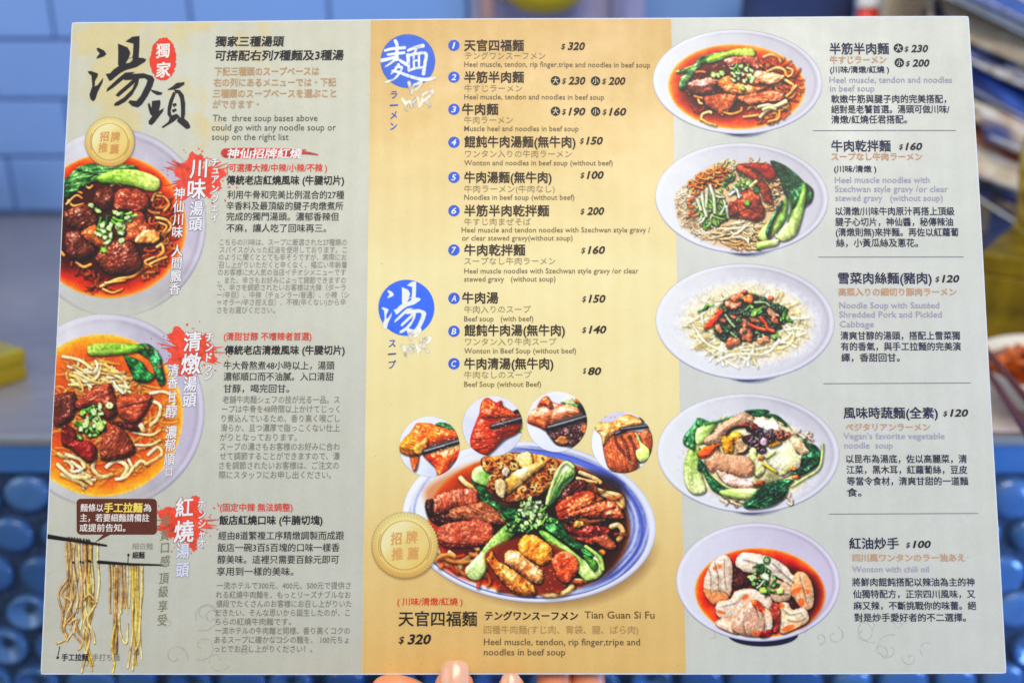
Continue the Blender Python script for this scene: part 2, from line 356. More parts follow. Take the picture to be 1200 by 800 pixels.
    s.scallion([(545, 340), (590, 290), (670, 290), (715, 370), (690, 410), (600, 410), (560, 390)], 26, 2.7, white=.7)
    for x, y in ((435, 358), (468, 362), (492, 346)): s.ringlet(x, y, 3.6, 3.2, 60, (165, 200, 90))
    s.ringlet(632, 450, 3.6, 2.4, 20, (140, 190, 60), (190, 215, 90)); s.ringlet(727, 405, 3, 2.6, 0, (226, 90, 60), (240, 150, 110))
    s.gloss([(250, 400), (500, 300), (900, 350), (900, 540), (500, 600), (280, 480)], 60, .9)
    return s.finish()
def print_dry_noodles():         # dry noodles with shredded carrot, cucumber, beef slices and greens
    s = Cv(760, 165, 5.454, 1200, 764, seed=12)
    s.bowl(597, 366, 553, 354, 1.5, under=.7, cl=(222, 222, 222))
    s.flat([(190, 330), (400, 160), (600, 140), (830, 180), (860, 450), (700, 690), (450, 670), (230, 560), (180, 440)], (222, 182, 138), soft=14, al=.9)
    nd = ((232, 200, 160), (214, 170, 128), (244, 222, 190), (196, 148, 110))
    s.tangle([(180, 440), (195, 330), (260, 260), (330, 300), (320, 500), (420, 560), (440, 650), (300, 600), (215, 530)], 190, 1.4, ((244, 220, 184), (234, 202, 160), (250, 234, 206), (214, 172, 128)), L=24, curl=.3, amb=.86, sh=.16)
    s.tangle([(420, 150), (520, 110), (580, 160), (560, 220), (460, 200)], 26, 1.4, ((244, 226, 170), (236, 200, 120)), L=14)
    s.tangle([(640, 120), (700, 110), (760, 150), (860, 220), (870, 330), (800, 450), (760, 480), (770, 260)], 50, 1.9, ((246, 214, 160), (236, 176, 110), (226, 150, 90), (250, 226, 190)), L=16)
    s.tangle([(390, 560), (560, 500), (720, 520), (740, 600), (690, 690), (560, 690), (430, 650)], 150, 1.8, ((250, 222, 176), (246, 206, 152), (240, 184, 124), (240, 164, 96)), L=34, curl=.25, ang=10, amb=.8, sh=.3)
    s.tangle([(430, 560), (560, 510), (700, 540), (640, 640), (480, 620)], 26, 1.9, ((252, 230, 190), (248, 214, 164)), L=36, curl=.3, ang=-15, amb=.85, sh=.25)
    s.tangle([(250, 270), (330, 205), (440, 165), (520, 190), (460, 290), (380, 290), (310, 350), (275, 320)], 90, 1.9, ((250, 124, 30), (240, 100, 22), (255, 160, 70), (232, 84, 16)), L=14, curl=.3, sh=.4, spec=.4)
    s.tangle([(240, 370), (290, 360), (300, 500), (250, 510)], 12, 2.4, ((236, 96, 22), (246, 130, 50)), L=8)
    s.tangle([(310, 370), (360, 300), (450, 300), (510, 420), (510, 480), (430, 540), (350, 560), (310, 450)], 60, 2.1, ((188, 214, 130), (226, 236, 196), (150, 190, 90), (110, 160, 70)), L=22, ang=70, curl=.15, sh=.45)
    for p in ([(395, 285), (420, 370), (425, 460)], [(345, 330), (350, 400), (372, 480)], [(375, 310), (370, 420)], [(500, 420), (512, 490)], [(315, 380), (335, 440)]): s.strand(p, 3.6, (232, 242, 212), (206, 226, 166))
    s.scallion([(440, 230), (500, 205), (600, 215), (690, 270), (710, 330), (640, 310), (560, 350), (470, 350)], 42, 2.6, white=.3)
    s.chunk([(565, 155), (640, 140), (760, 145), (818, 190), (815, 235), (760, 255), (700, 200), (620, 180), (570, 195)], (160, 44, 26), (110, 30, 20), tex=.4, spec=.4, fib=20, fa=.15)
    s.chunk([(566, 160), (620, 165), (700, 210), (770, 300), (795, 400), (760, 395), (735, 380), (705, 300), (640, 230), (575, 200)], (134, 50, 26), (164, 72, 38), tex=.35, spec=.3, fib=50, fa=.15, r=5)
    s.chunk([(600, 320), (660, 312), (710, 350), (722, 400), (742, 440), (735, 490), (690, 515), (600, 495), (520, 488), (512, 440), (520, 390), (560, 380)], (140, 48, 24), (176, 84, 46), tex=.5, spec=.4, fib=45)
    s.strand([(530, 480), (580, 455), (640, 430), (690, 455), (730, 460)], 1.4, (70, 20, 12), sh=0); s.strand([(560, 400), (575, 450)], 1.2, (80, 24, 14), sh=0)
    s.ringlet(632, 398, 4, 3.6, 0, (110, 150, 50), (150, 180, 70)); s.ringlet(692, 312, 4, 4.4, 0, (30, 90, 50), (60, 120, 70))
    for p in ([(520, 345), (560, 320), (590, 350)], [(545, 295), (570, 320), (580, 360)]): s.strand(p, 3, (240, 240, 226))
    s.strand([(655, 290), (690, 258)], 4, (240, 216, 150))
    s.leaf([(780, 130), (850, 145), (940, 210), (1000, 270), (1045, 310), (1040, 380), (1000, 420), (930, 440), (900, 380), (865, 330), (840, 240)], 60, (20, 66, 38), (44, 100, 52), spec=.5)
    s.leaf([(1000, 270), (1048, 320), (1030, 390), (1000, 360)], 80, (26, 80, 46), (50, 110, 60))
    s.stem([(880, 360), (890, 420), (860, 520), (780, 620), (720, 640), (700, 600), (740, 540), (800, 480), (850, 400)], -60, (224, 236, 150), (120, 170, 60))
    s.stem([(990, 270), (1010, 300), (1000, 400), (975, 510), (940, 600), (860, 640), (810, 600), (890, 520), (905, 440), (900, 370), (925, 440), (960, 380)], -75, (228, 240, 160), (110, 165, 60))
    s.strand([(905, 370), (915, 430), (890, 510)], 2, (60, 120, 50)); s.strand([(890, 470), (820, 590)], 1.5, (50, 110, 45), sh=.3)
    s.leaf([(750, 570), (810, 450), (850, 380), (855, 420), (800, 520), (770, 620)], 110, (40, 100, 70), (70, 130, 80))
    s.stem([(690, 650), (740, 640), (830, 630), (820, 665), (760, 680), (700, 690)], 0, (150, 196, 80), (240, 240, 170))
    s.gloss([(800, 150), (980, 260), (1000, 400), (880, 350)], 40, 1., (210, 235, 220)); s.gloss([(520, 390), (720, 350), (730, 480), (540, 480)], 22, .9)
    return s.finish()
def print_clear_noodles():       # pale broth with pickled greens, pork and chilli
    s = Cv(765, 300, 5.332, 1173, 800, seed=13)
    s.bowl(578, 410, 560, 362, 1.5, under=.7)
    s.soup(592, 420, 440, 270, 2, cols=((226, 222, 222), (230, 220, 200), (236, 220, 176), (240, 222, 164)), stops=(0, .08, .3, .6), n=.2, soft=16)
    nd = ((250, 240, 200), (244, 226, 172), (236, 208, 146), (252, 246, 220))
    s.tangle([(230, 400), (330, 290), (500, 240), (700, 230), (860, 290), (970, 450), (880, 540), (700, 640), (480, 670), (330, 580), (250, 500)], 150, 2.6, nd, L=70, curl=.32, sh=.16, amb=.84, spec=.06)
    for p in ([(400, 660), (480, 620), (580, 610), (700, 610), (780, 540), (800, 470)], [(830, 460), (900, 450), (960, 470), (900, 500)], [(250, 430), (330, 540), (460, 600)], [(310, 420), (310, 360), (380, 310), (450, 290)]): s.strand(p, 2.8, (250, 240, 204), sh=.14, amb=.85, spec=.08)
    s.flat([(380, 480), (400, 340), (500, 250), (640, 240), (800, 330), (800, 430), (720, 510), (560, 530), (440, 530)], (34, 44, 30), soft=12, al=.9)
    pk = ((226, 150, 110), (206, 124, 90), (236, 176, 140))
    s.tangle([(390, 470), (400, 330), (480, 250), (640, 250), (820, 330), (800, 440), (700, 520), (440, 530)], 90, 3.2, ((28, 52, 34), (40, 74, 40), (20, 36, 26), (70, 104, 60)), L=10, curl=.6, spec=.5)
    for x, y, a, b_, r_ in ((505, 300, 10, 5, -10), (575, 415, 7, 5, 20), (585, 480, 8, 10, 0), (740, 345, 9, 5, 35), (500, 535, 9, 6, -20), (650, 400, 8, 4, 0), (410, 440, 3.5, 8, -20), (530, 250, 9, 4, -30), (690, 520, 7, 4, -10), (420, 370, 5, 9, -20), (520, 370, 6, 5, 0), (760, 400, 6, 4, 40)):
        s.chunk(s.rng.normal(0, 4, (12, 2))+ell(x, y, a*5.3, b_*5.3, r_, 12), pk[s.rng.integers(3)], (190, 100, 70), tex=.6, spec=.5, amb=.5)
    s.tangle([(400, 440), (440, 340), (640, 320), (780, 400), (720, 480), (500, 500)], 34, 2.6, ((30, 56, 34), (46, 84, 44), (24, 40, 28)), L=9, curl=.6, spec=.6)
    s.tangle([(500, 260), (640, 240), (700, 260), (860, 350), (830, 400), (760, 340), (560, 270)], 26, 3.4, ((30, 60, 34), (60, 96, 50)), L=9, spec=.5)
    s.scallion([(560, 340), (620, 300), (680, 330), (660, 360), (590, 370)], 9, 3.4, white=.1, greens=((90, 140, 60), (140, 180, 80)))
    s.scallion([(800, 400), (840, 320), (880, 390), (840, 430)], 10, 2.6, white=.2); s.scallion([(280, 350), (310, 320), (370, 300), (300, 360)], 5, 2.6, white=.1); s.scallion([(740, 500), (790, 480), (780, 520)], 4, 2.6, white=.3)
    s.chunk(ell(597, 267, 33, 28, 0, 14), (226, 74, 26), (240, 110, 50), spec=.7, tex=.3); s.chunk(ell(573, 223, 14, 14, 0, 10), (216, 80, 50)); s.chunk(ell(737, 262, 16, 11, 0, 10), (200, 90, 60))
    s.chunk([(320, 440), (360, 390), (430, 332), (438, 352), (390, 420), (330, 460)], (226, 58, 24), spec=.7, tex=.3, r=2.5)
    for p in ([(600, 425), (660, 450), (750, 468)], [(675, 385), (705, 420), (720, 455), (755, 468)]): s.strand(p, 4, (222, 56, 26), (240, 90, 50), spec=.5)
    for p in ([(455, 370), (490, 420), (510, 440)], [(490, 480), (520, 505)], [(640, 290), (700, 290), (730, 310)]): s.strand(p, 3, (150, 170, 120), spec=.3)
    s.gloss([(400, 470), (450, 320), (640, 250), (800, 380), (700, 500), (480, 510)], 70, .9, (225, 235, 225))
    return s.finish()
def print_vegetable_noodles():   # greens, tofu skin, cabbage and black fungus
    s = Cv(765, 455, 5.333, 1200, 800, seed=14)
    s.bowl(598, 404, 570, 372, 1.5, under=.5)
    s.soup(610, 440, 440, 290, 2, cols=((216, 212, 220), (222, 212, 196), (232, 220, 170), (240, 228, 160)), stops=(0, .06, .25, .5), n=.2, soft=14)
    s.tangle([(190, 400), (280, 300), (420, 180), (520, 200), (330, 420), (210, 500)], 30, 2., ((238, 222, 190), (224, 204, 160)), L=18, sh=.3, amb=.65)
    s.tangle([(330, 590), (560, 680), (540, 730), (400, 700)], 14, 2.6, ((236, 216, 180), (226, 200, 160)), L=26, sh=.3, amb=.65, curl=.2, ang=20)
    s.tangle([(880, 250), (1000, 290), (1000, 340), (930, 320)], 10, 2.6, ((236, 216, 190), (220, 190, 160)), L=12, sh=.3, amb=.65)
    s.tangle([(800, 680), (900, 640), (880, 720), (810, 720)], 8, 2.4, ((240, 220, 180),), L=16, sh=.3, amb=.65)
    s.stem([(235, 370), (290, 370), (290, 450), (310, 560), (330, 640), (260, 660), (205, 600), (195, 480)], 90, (140, 180, 80), (232, 236, 170))
    s.leaf([(270, 205), (240, 240), (200, 290), (190, 340), (230, 370), (262, 380), (265, 300), (285, 250)], 110, (24, 84, 48), (70, 130, 80))
    s.leaf([(272, 190), (300, 185), (360, 215), (330, 235), (285, 235)], 30, (50, 120, 70), (90, 150, 90))
    s.stem([(270, 260), (330, 225), (400, 215), (350, 300), (310, 340), (270, 340)], -30, (200, 222, 140), (150, 190, 90))
    s.strand([(330, 222), (430, 200), (500, 178)], 2.6, (60, 130, 60)); 
    s.leaf([(575, 138), (640, 130), (720, 135), (710, 160), (660, 182), (620, 165)], 10, (30, 100, 60), (60, 130, 70))
    s.leaf([(680, 175), (760, 160), (830, 210), (880, 270), (960, 330), (940, 350), (880, 300), (820, 250), (740, 190)], 45, (30, 90, 46), (90, 150, 80))
    s.chunk([(600, 180), (760, 190), (840, 240), (930, 320), (960, 420), (880, 520), (800, 560), (640, 620), (520, 600), (520, 400), (560, 260)], (236, 226, 168), (246, 240, 206), tex=.6, spec=.25, amb=.7)
    fb = dict(tex=.4, spec=.3, amb=.55, speck=.12)
    s.chunk([(320, 320), (380, 270), (430, 220), (500, 180), (570, 145), (630, 180), (640, 215), (560, 230), (480, 260), (440, 310), (400, 350), (340, 350)], (226, 180, 148), (206, 150, 120), **fb)
    s.chunk([(640, 190), (760, 195), (790, 225), (840, 250), (830, 290), (740, 260), (650, 235)], (240, 224, 180), (250, 242, 214), tex=.8, spec=.3, amb=.6)
    s.chunk([(790, 220), (850, 250), (900, 300), (985, 390), (930, 410), (880, 380), (850, 310), (800, 260)], (240, 220, 180), (222, 180, 140), tex=.8, spec=.4, amb=.6)
    s.leaf([(950, 345), (1010, 350), (1048, 400), (1040, 470), (980, 520), (920, 548), (870, 530), (930, 500), (925, 440), (985, 395)], 40, (16, 66, 44), (34, 90, 56), spec=.6)
    s.strand([(870, 610), (950, 560), (1040, 500), (1062, 400), (1062, 350)], 3, (196, 216, 130))
    s.chunk([(720, 360), (850, 340), (900, 400), (930, 430), (915, 500), (860, 510), (800, 540), (740, 480), (700, 420)], (244, 238, 208), (230, 222, 160), tex=.5, spec=.3, amb=.65)
    s.chunk([(430, 350), (440, 300), (500, 270), (560, 290), (550, 330), (510, 350), (500, 400), (450, 400)], (244, 160, 30), (250, 190, 60), spec=.5, tex=.7)
    s.chunk([(520, 330), (570, 310), (600, 350), (590, 400), (540, 410), (520, 380)], (200, 160, 120), (170, 130, 100), spec=.4)
    s.chunk([(720, 300), (780, 310), (805, 340), (770, 362), (725, 365)], (250, 176, 30), (246, 200, 80), spec=.4, tex=.5)
    s.chunk([(560, 300), (620, 290), (640, 330), (600, 340), (570, 330)], (60, 34, 44), (100, 60, 70), spec=.6)
    s.tangle([(600, 240), (700, 250), (810, 260), (850, 320), (760, 310), (720, 400), (680, 410), (600, 340)], 30, 4, ((40, 24, 36), (66, 40, 52), (110, 56, 44), (30, 18, 30)), L=10, curl=.5, spec=.6)
    s.tangle([(760, 260), (850, 280), (850, 330), (780, 310)], 8, 4, ((150, 80, 60), (120, 60, 44)), L=10, spec=.4); s.tangle([(560, 225), (650, 225), (650, 250), (570, 250)], 8, 3, ((180, 60, 30), (120, 40, 30)), L=9)
    s.strand([(460, 290), (500, 250), (560, 240), (600, 245)], 3, (36, 24, 34)); s.strand([(540, 405), (570, 400), (600, 370)], 2, (40, 26, 34))
    s.chunk(ell(695, 335, 28, 26, 20, 12), (216, 190, 200), (190, 150, 160), tex=.5)
    s.chunk([(620, 370), (650, 380), (650, 430), (700, 480), (680, 540), (640, 545), (600, 430)], (240, 236, 180), (226, 226, 140), tex=.6, spec=.3, amb=.6)
    s.strand([(690, 470), (740, 500), (770, 520)], 3, (236, 206, 60)); s.strand([(720, 430), (760, 400)], 2.6, (200, 206, 90))
    s.chunk([(405, 360), (430, 400), (520, 410), (600, 430), (635, 480), (620, 540), (560, 550), (480, 530), (400, 510), (360, 520), (320, 450), (360, 410)], (224, 170, 132), (206, 148, 116), **fb)
    s.chunk([(278, 400), (340, 360), (420, 345), (400, 370), (350, 420), (300, 430)], (240, 110, 30), (226, 84, 20), tex=.3, spec=.5)
    s.chunk([(400, 510), (470, 530), (560, 560), (630, 590), (620, 620), (540, 620), (470, 600), (420, 560)], (232, 200, 176), (214, 170, 150), tex=.7, amb=.6)
    s.chunk(ell(665, 590, 34, 18, -10, 12), (226, 130, 70), (206, 100, 50)); s.chunk(ell(680, 432, 16, 12, 0, 9), (240, 110, 30)); s.chunk(ell(895, 552, 24, 10, 0, 9), (226, 100, 40)); s.chunk(ell(880, 500, 18, 9, 0, 9), (236, 110, 40))
    s.leaf([(290, 445), (320, 470), (360, 540), (430, 600), (480, 630), (440, 650), (380, 640), (340, 580), (310, 520), (280, 505)], 50, (18, 68, 46), (40, 100, 60), spec=.55)
    s.stem([(420, 640), (500, 625), (640, 625), (650, 650), (600, 690), (500, 680), (430, 665)], 10, (170, 205, 100), (216, 226, 150))
    s.leaf([(565, 715), (610, 690), (650, 640), (720, 595), (800, 572), (880, 570), (850, 610), (840, 650), (800, 700), (740, 735), (640, 752), (580, 745)], -25, (18, 72, 46), (36, 96, 58), spec=.6)
    s.gloss([(620, 700), (720, 610), (830, 590), (800, 680), (680, 730)], 30, 1., (220, 240, 230)); s.gloss([(930, 450), (1030, 400), (1000, 500)], 10, 1.4, (220, 240, 230)); s.gloss([(600, 260), (760, 280), (700, 400)], 16, .9, (230, 230, 240))
    return s.finish()
def print_wontons():             # wontons in chilli oil
    s = Cv(785, 605, 5., 1050, 800, seed=15)
    s.flat(ell(545, 690, 205, 68, 0, 30), (34, 30, 62), soft=3); 
    s.bowl(517, 383, 480, 346, 2, cl=(212, 210, 220), cr=(196, 186, 202))
    s.soup(528, 444, 382, 260, 3, cols=((255, 170, 60), (246, 96, 20), (206, 44, 14), (110, 18, 12)), stops=(0, .04, .13, .32))
    s.flat([(700, 330), (830, 340), (890, 440), (860, 560), (760, 640), (700, 560)], (60, 10, 14), soft=30, al=.85)
    W = dict(tex=.28, spec=.3, amb=.74, shin=14, edge=.12, rag=.4)
    w, w2, w3 = (238, 214, 186), (226, 184, 150), (206, 160, 130)
    s.chunk([(385, 260), (420, 212), (500, 215), (600, 240), (680, 290), (720, 340), (790, 380), (770, 420), (700, 400), (640, 360), (560, 330), (480, 330), (400, 310)], (244, 228, 206), (232, 204, 172), **W)
    s.chunk([(370, 290), (440, 330), (470, 380), (440, 410), (400, 420), (360, 400)], (96, 30, 24), (60, 20, 18), spec=.3)
    s.chunk([(560, 330), (640, 370), (710, 410), (700, 480), (630, 500), (580, 470), (560, 400)], (222, 190, 156), w3, **W)
    s.chunk([(250, 260), (310, 225), (350, 240), (366, 300), (362, 400), (350, 465), (300, 450), (230, 480), (196, 410), (210, 340)], w, (216, 182, 160), **W)
    s.chunk([(196, 420), (240, 430), (320, 440), (340, 480), (280, 510), (240, 505), (205, 460)], (226, 150, 100), (206, 120, 80), **W)
    s.chunk([(730, 340), (770, 320), (810, 345), (840, 420), (838, 520), (790, 545), (740, 500), (710, 440)], (236, 190, 150), (224, 140, 90), **W)
    s.chunk([(265, 540), (290, 495), (350, 485), (380, 440), (440, 420), (520, 430), (580, 460), (600, 510), (560, 560), (440, 580), (360, 600), (290, 590)], (240, 216, 196), (220, 170, 140), **W)
    s.chunk([(640, 510), (690, 505), (720, 545), (780, 530), (815, 580), (800, 620), (720, 660), (650, 680), (635, 600)], (242, 218, 190), (232, 184, 140), **W)
    s.chunk([(595, 510), (640, 520), (640, 640), (610, 680), (580, 620)], (150, 50, 34), (190, 90, 60), spec=.4)
    s.chunk([(270, 610), (330, 585), (390, 600), (400, 680), (340, 670), (280, 640)], (232, 150, 110), (240, 190, 160), **W)
    s.chunk([(470, 490), (520, 495), (560, 540), (595, 600), (590, 660), (540, 695), (450, 695), (380, 670), (360, 640), (400, 560)], (216, 168, 140), (196, 146, 124), fib=-70, fa=.1, **W)
    s.chunk([(480, 490), (520, 495), (555, 545), (560, 570), (520, 555), (490, 530)], (206, 60, 24), (230, 100, 40), spec=.5, tex=.3, sh=0)
    s.chunk([(560, 540), (595, 570), (598, 650), (560, 680), (555, 610)], (244, 226, 206), (236, 170, 130), sh=.2, **W)
    for x, y, a, b_, r_ in ((278, 296, 6, 3, -20), (740, 435, 7, 3.4, -30), (800, 440, 4, 3, 0), (655, 520, 4, 3, 30), (690, 650, 8, 3, -20), (600, 415, 3, 2, 0), (300, 560, 5, 2, 10), (440, 470, 5, 3, -40), (770, 500, 4, 5, 0), (510, 680, 6, 3, 0)):
        s.flat(ell(x, y, a*5, b_*5, r_, 12), (236, 96, 34), soft=5, al=.8)
    s.chunk(ell(560, 682, 40, 20, -20, 12), (150, 16, 16), (196, 40, 30), spec=.3)
    for P in ([(225, 300), (240, 360), (236, 440)], [(262, 270), (280, 340), (286, 430)], [(320, 250), (318, 330), (330, 420)], [(430, 250), (500, 270), (580, 310)], [(600, 270), (650, 320), (720, 380)], [(310, 520), (380, 500), (430, 450)], [(450, 560), (430, 620), (440, 680)], [(500, 530), (520, 600), (500, 680)], [(540, 560), (556, 620), (548, 680)], [(660, 540), (700, 570), (760, 560)], [(690, 600), (740, 610), (790, 590)], [(760, 350), (780, 420), (800, 500)], [(600, 400), (630, 440), (690, 450)]):
        s.strand(P, 1.6, (190, 140, 116), sh=.25, spec=0, al=.5); s.strand([(x+9, y-3) for x, y in P], 1.8, (250, 238, 222), sh=0, spec=.2, al=.5)
    for i in range(40):
        x, y = s.rng.uniform(220, 820), s.rng.uniform(280, 680); a = s.rng.uniform(0, 3.1); L = s.rng.uniform(12, 34)
        s.strand([(x, y), (x+L*math.cos(a), y+L*math.sin(a)), (x+L*1.5*math.cos(a+.6), y+L*1.5*math.sin(a+.6))], .8, (196, 140, 110), sh=0, al=.35)
    s.scallion([(470, 370), (520, 290), (580, 300), (640, 400), (650, 450), (590, 470), (520, 420), (460, 410)], 38, 2.9, greens=((40, 110, 50), (24, 84, 40), (90, 150, 70)), white=.12)
    s.ringlet(566, 254, 4.2, 4.6, 0, (70, 130, 60), (210, 190, 170)); s.strand([(540, 325), (545, 280), (490, 295)], 2.4, (40, 100, 50))
    s.ringlet(562, 350, 3, 5.5, -40, (225, 235, 200), (245, 248, 230)); s.ringlet(480, 355, 5, 3.5, 0, (190, 215, 140)); s.ringlet(645, 435, 4, 4, 0, (196, 210, 110), (220, 230, 150)); s.ringlet(545, 432, 5, 3.6, 30, (170, 206, 80), (206, 226, 120))
    s.strand([(510, 415), (530, 400), (550, 375)], 1.8, (236, 240, 210)); s.gloss([(220, 300), (500, 230), (800, 400), (780, 620), (400, 660), (230, 480)], 80, 1., (255, 250, 244))
    return s.finish()
def print_seal(ox, oy, z, cx, cy, r, th, seed):     # round gold seal with a milled edge (its lettering is type)
    s = Cv(ox, oy, z, 800, 800, R=3.4, seed=seed)
    X, Y = s.X, s.Y; rr = np.hypot(X-cx, Y-cy); a = np.arctan2(Y-cy, X-cx)
    edge = r*(1+.022*np.cos(a*60)); k = s.k
    s.put((slice(None), slice(None)), np.clip((r*1.07-np.hypot(X-cx-6, Y-cy-10))/(r*.08), 0, 1)*.35, C3((120, 90, 70)))
    t = np.clip((Y-cy)/r*.5+.5, 0, 1)[..., None]; base = C3((240, 222, 140))*(1-t)+C3((226, 176, 84))*t
    mill = (.5+.5*np.cos(a*60+.6))[..., None]*np.clip((rr-.84*r)/(.08*r), 0, 1)[..., None]
    base = base*(1-.16*mill)+.05*mill
    lip = np.exp(-((rr-.80*r)/(.035*r))**2)[..., None]; base = base*(1-lip*.3)+C3((250, 240, 180))*lip*.3
    s.put((slice(None), slice(None)), np.clip((edge-rr)*k+.5, 0, 1), base)
    line = np.clip(1.4-np.abs(rr-.745*r)*k/(.55+.45*np.abs(np.cos(a))), 0, 1); s.put((slice(None), slice(None)), line*.85, C3((110, 74, 30)))
    side = np.clip(1.3-np.abs(rr-.80*r)*k/1.6, 0, 1)*((np.abs(np.abs(a-th)) < .45) | (np.abs(np.abs(a)-3.0) < .30)); s.put((slice(None), slice(None)), side*.75, C3((150, 100, 40)))
    u = ((X-cx)*.7+(Y-cy)*.7)/r; w = np.clip(.5+u*.6+.12*np.cos(u*7), 0, 1)[..., None]
    s.put((slice(None), slice(None)), np.clip((.725*r-rr)*k+.5, 0, 1), C3((240, 232, 176))*(1-w)+C3((232, 194, 92))*w)
    return s.finish(.4, tone=0)
def print_big_bowl():            # signature bowl of four beef cuts
    s = Cv(420, 450, 3., 1199, 800, seed=21)
    P = dict(rot=6)
    b_ = (slice(None), slice(None)); X, Y = s.X, s.Y
    d, _ = segd(ell(615, 500, 440, 278, 8, 50), X, Y, True); d = np.where(inside(ell(615, 500, 440, 278, 8, 50), X, Y), d, -d)/3
    s.put(b_, np.clip(d/12+.6, 0, 1)*.35*np.clip((Y-520)/120, 0, 1), C3((140, 100, 60)))
    s.bowl(600, 484, 446, 282, 5, cl=(234, 236, 238), cr=(208, 210, 224), rim=(246, 246, 250))
    r_ = math.radians(5); u = ((X-600)*math.cos(r_)+(Y-484)*math.sin(r_))/446; v = (-(X-600)*math.sin(r_)+(Y-484)*math.cos(r_))/282
    rr = np.hypot(u, v); an = np.arctan2(v, u)
    n1 = vnoise(s.rng, s.H, s.W, 7); line = .5+.5*np.sin(rr*150+5*vnoise(s.rng, s.H, s.W, 60)+1.3*np.sin(an*3)); line = np.clip(line*1.3-.3+.5*(n1-.5), 0, 1)
    side = np.clip((u*.9-v*.42+.1)*2.2, 0, 1); left = np.clip((-u-.62)*2.2, 0, .55)*(rr > .9); bot = np.clip((v-.2)*1.5, 0, 1)*(rr > .93)*.9
    wt = np.clip((.955-rr)/.02, 0, 1)*np.clip((rr-.72)/.03, 0, 1)
    s.put(b_, np.clip(wt*(.28+.72*line)*np.maximum(side*.95, np.maximum(left, bot)), 0, 1), C3((112, 124, 190)))
    s.put(b_, np.exp(-((rr-.895)/.016)**2)*np.maximum(side, bot)*.8, C3((62, 74, 150))); s.put(b_, np.exp(-((rr-.945)/.008)**2)*np.clip(v*2+.2, 0, 1)*.8, C3((70, 80, 140)))
    s.flat([(520, 255), (620, 236), (740, 250), (860, 300), (940, 350), (900, 350), (780, 285), (640, 262), (540, 275)], (92, 108, 196), soft=3, al=.75)
    s.soup(598, 494, 355, 246, 5, cols=((250, 150, 50), (214, 76, 16), (120, 24, 8), (50, 12, 8)), stops=(0, .04, .12, .4), soft=3)
    s.flat([(620, 300), (900, 330), (950, 470), (940, 580), (860, 680), (700, 700), (640, 500)], (28, 8, 6), soft=26, al=.8)
    s.flat([(250, 350), (440, 270), (560, 330), (520, 420), (300, 470), (240, 420)], (190, 84, 20), soft=26, al=.6)
    s.flat([(280, 600), (420, 660), (440, 700), (360, 680), (290, 640)], (214, 44, 14), soft=16, al=.9)
    nd = ((246, 206, 150), (240, 180, 110), (226, 150, 84))
    for p, w in (([(345, 560), (390, 562), (420, 580)], 5.5), ([(320, 590), (345, 610), (360, 640)], 4.5), ([(352, 660), (365, 625), (385, 612)], 7), ([(275, 570), (300, 620), (345, 645)], 4), ([(360, 330), (380, 350), (410, 368)], 6), ([(780, 310), (830, 330), (850, 345)], 5), ([(770, 330), (800, 338), (835, 345)], 4), ([(810, 360), (860, 380), (920, 395), (928, 430)], 6.5), ([(840, 380), (890, 400), (925, 430)], 5), ([(890, 500), (915, 495), (930, 520), (915, 545)], 6), ([(625, 715), (630, 690), (690, 680), (755, 710)], 5), ([(622, 712), (660, 740), (720, 735), (752, 712)], 6.5), ([(760, 690), (800, 690)], 5), ([(765, 490), (790, 482), (795, 505)], 6)):
        s.strand(p, w, nd[0], nd[1])
    s.tangle([(700, 330), (900, 370), (950, 470), (920, 560), (860, 520), (720, 500)], 26, 5, ((150, 70, 30), (180, 96, 46), (110, 44, 20)), L=40, curl=.35, sub=1, al=.8)
    s.tangle([(260, 580), (420, 600), (480, 700), (420, 700), (300, 650)], 16, 5, ((226, 110, 40), (206, 70, 20), (240, 150, 80)), L=36, curl=.3, sub=1, al=.8)
    s.tangle([(420, 600), (760, 560), (800, 700), (640, 740), (480, 720)], 24, 5, ((170, 70, 24), (200, 110, 50), (130, 50, 20)), L=36, curl=.3, sub=1, al=.8)
    s.leaf([(396, 330), (430, 350), (480, 400), (520, 430), (590, 440), (580, 470), (500, 470), (440, 420)], 30, (22, 78, 44), (60, 130, 60))
    s.chunk([(398, 310), (420, 288), (450, 290), (472, 330), (465, 360), (430, 352), (405, 340)], (190, 216, 120), (216, 232, 160), grad=(0, (90, 150, 60)), tex=.2, spec=.4, rag=.3, amb=.6)
    # tripe
    s.flat([(440, 255), (560, 240), (680, 270), (690, 300), (640, 380), (520, 415), (470, 400), (480, 320), (440, 300)], (70, 26, 12), soft=4)
    r = s.rng
    s.chunk([(440, 258), (500, 246), (600, 244), (690, 262), (700, 300), (650, 380), (520, 412), (462, 352), (480, 320), (444, 300)], (236, 140, 60), (244, 170, 96), tex=.7, amb=.6)
    for i in range(190):
        x, y = r.uniform(446, 694), r.uniform(252, 404); c_ = ((60, 18, 8), (96, 34, 12), (130, 54, 20))[r.integers(3)]
        if inside(np.array([(446, 258), (600, 250), (690, 266), (694, 300), (645, 376), (522, 408), (466, 352), (480, 320), (450, 300)]), np.array([x]), np.array([y]))[0]: s.flat(ell(x, y, r.uniform(4, 9), r.uniform(3, 7.5), r.uniform(0, 90), 8), c_, soft=2.4, al=.85)
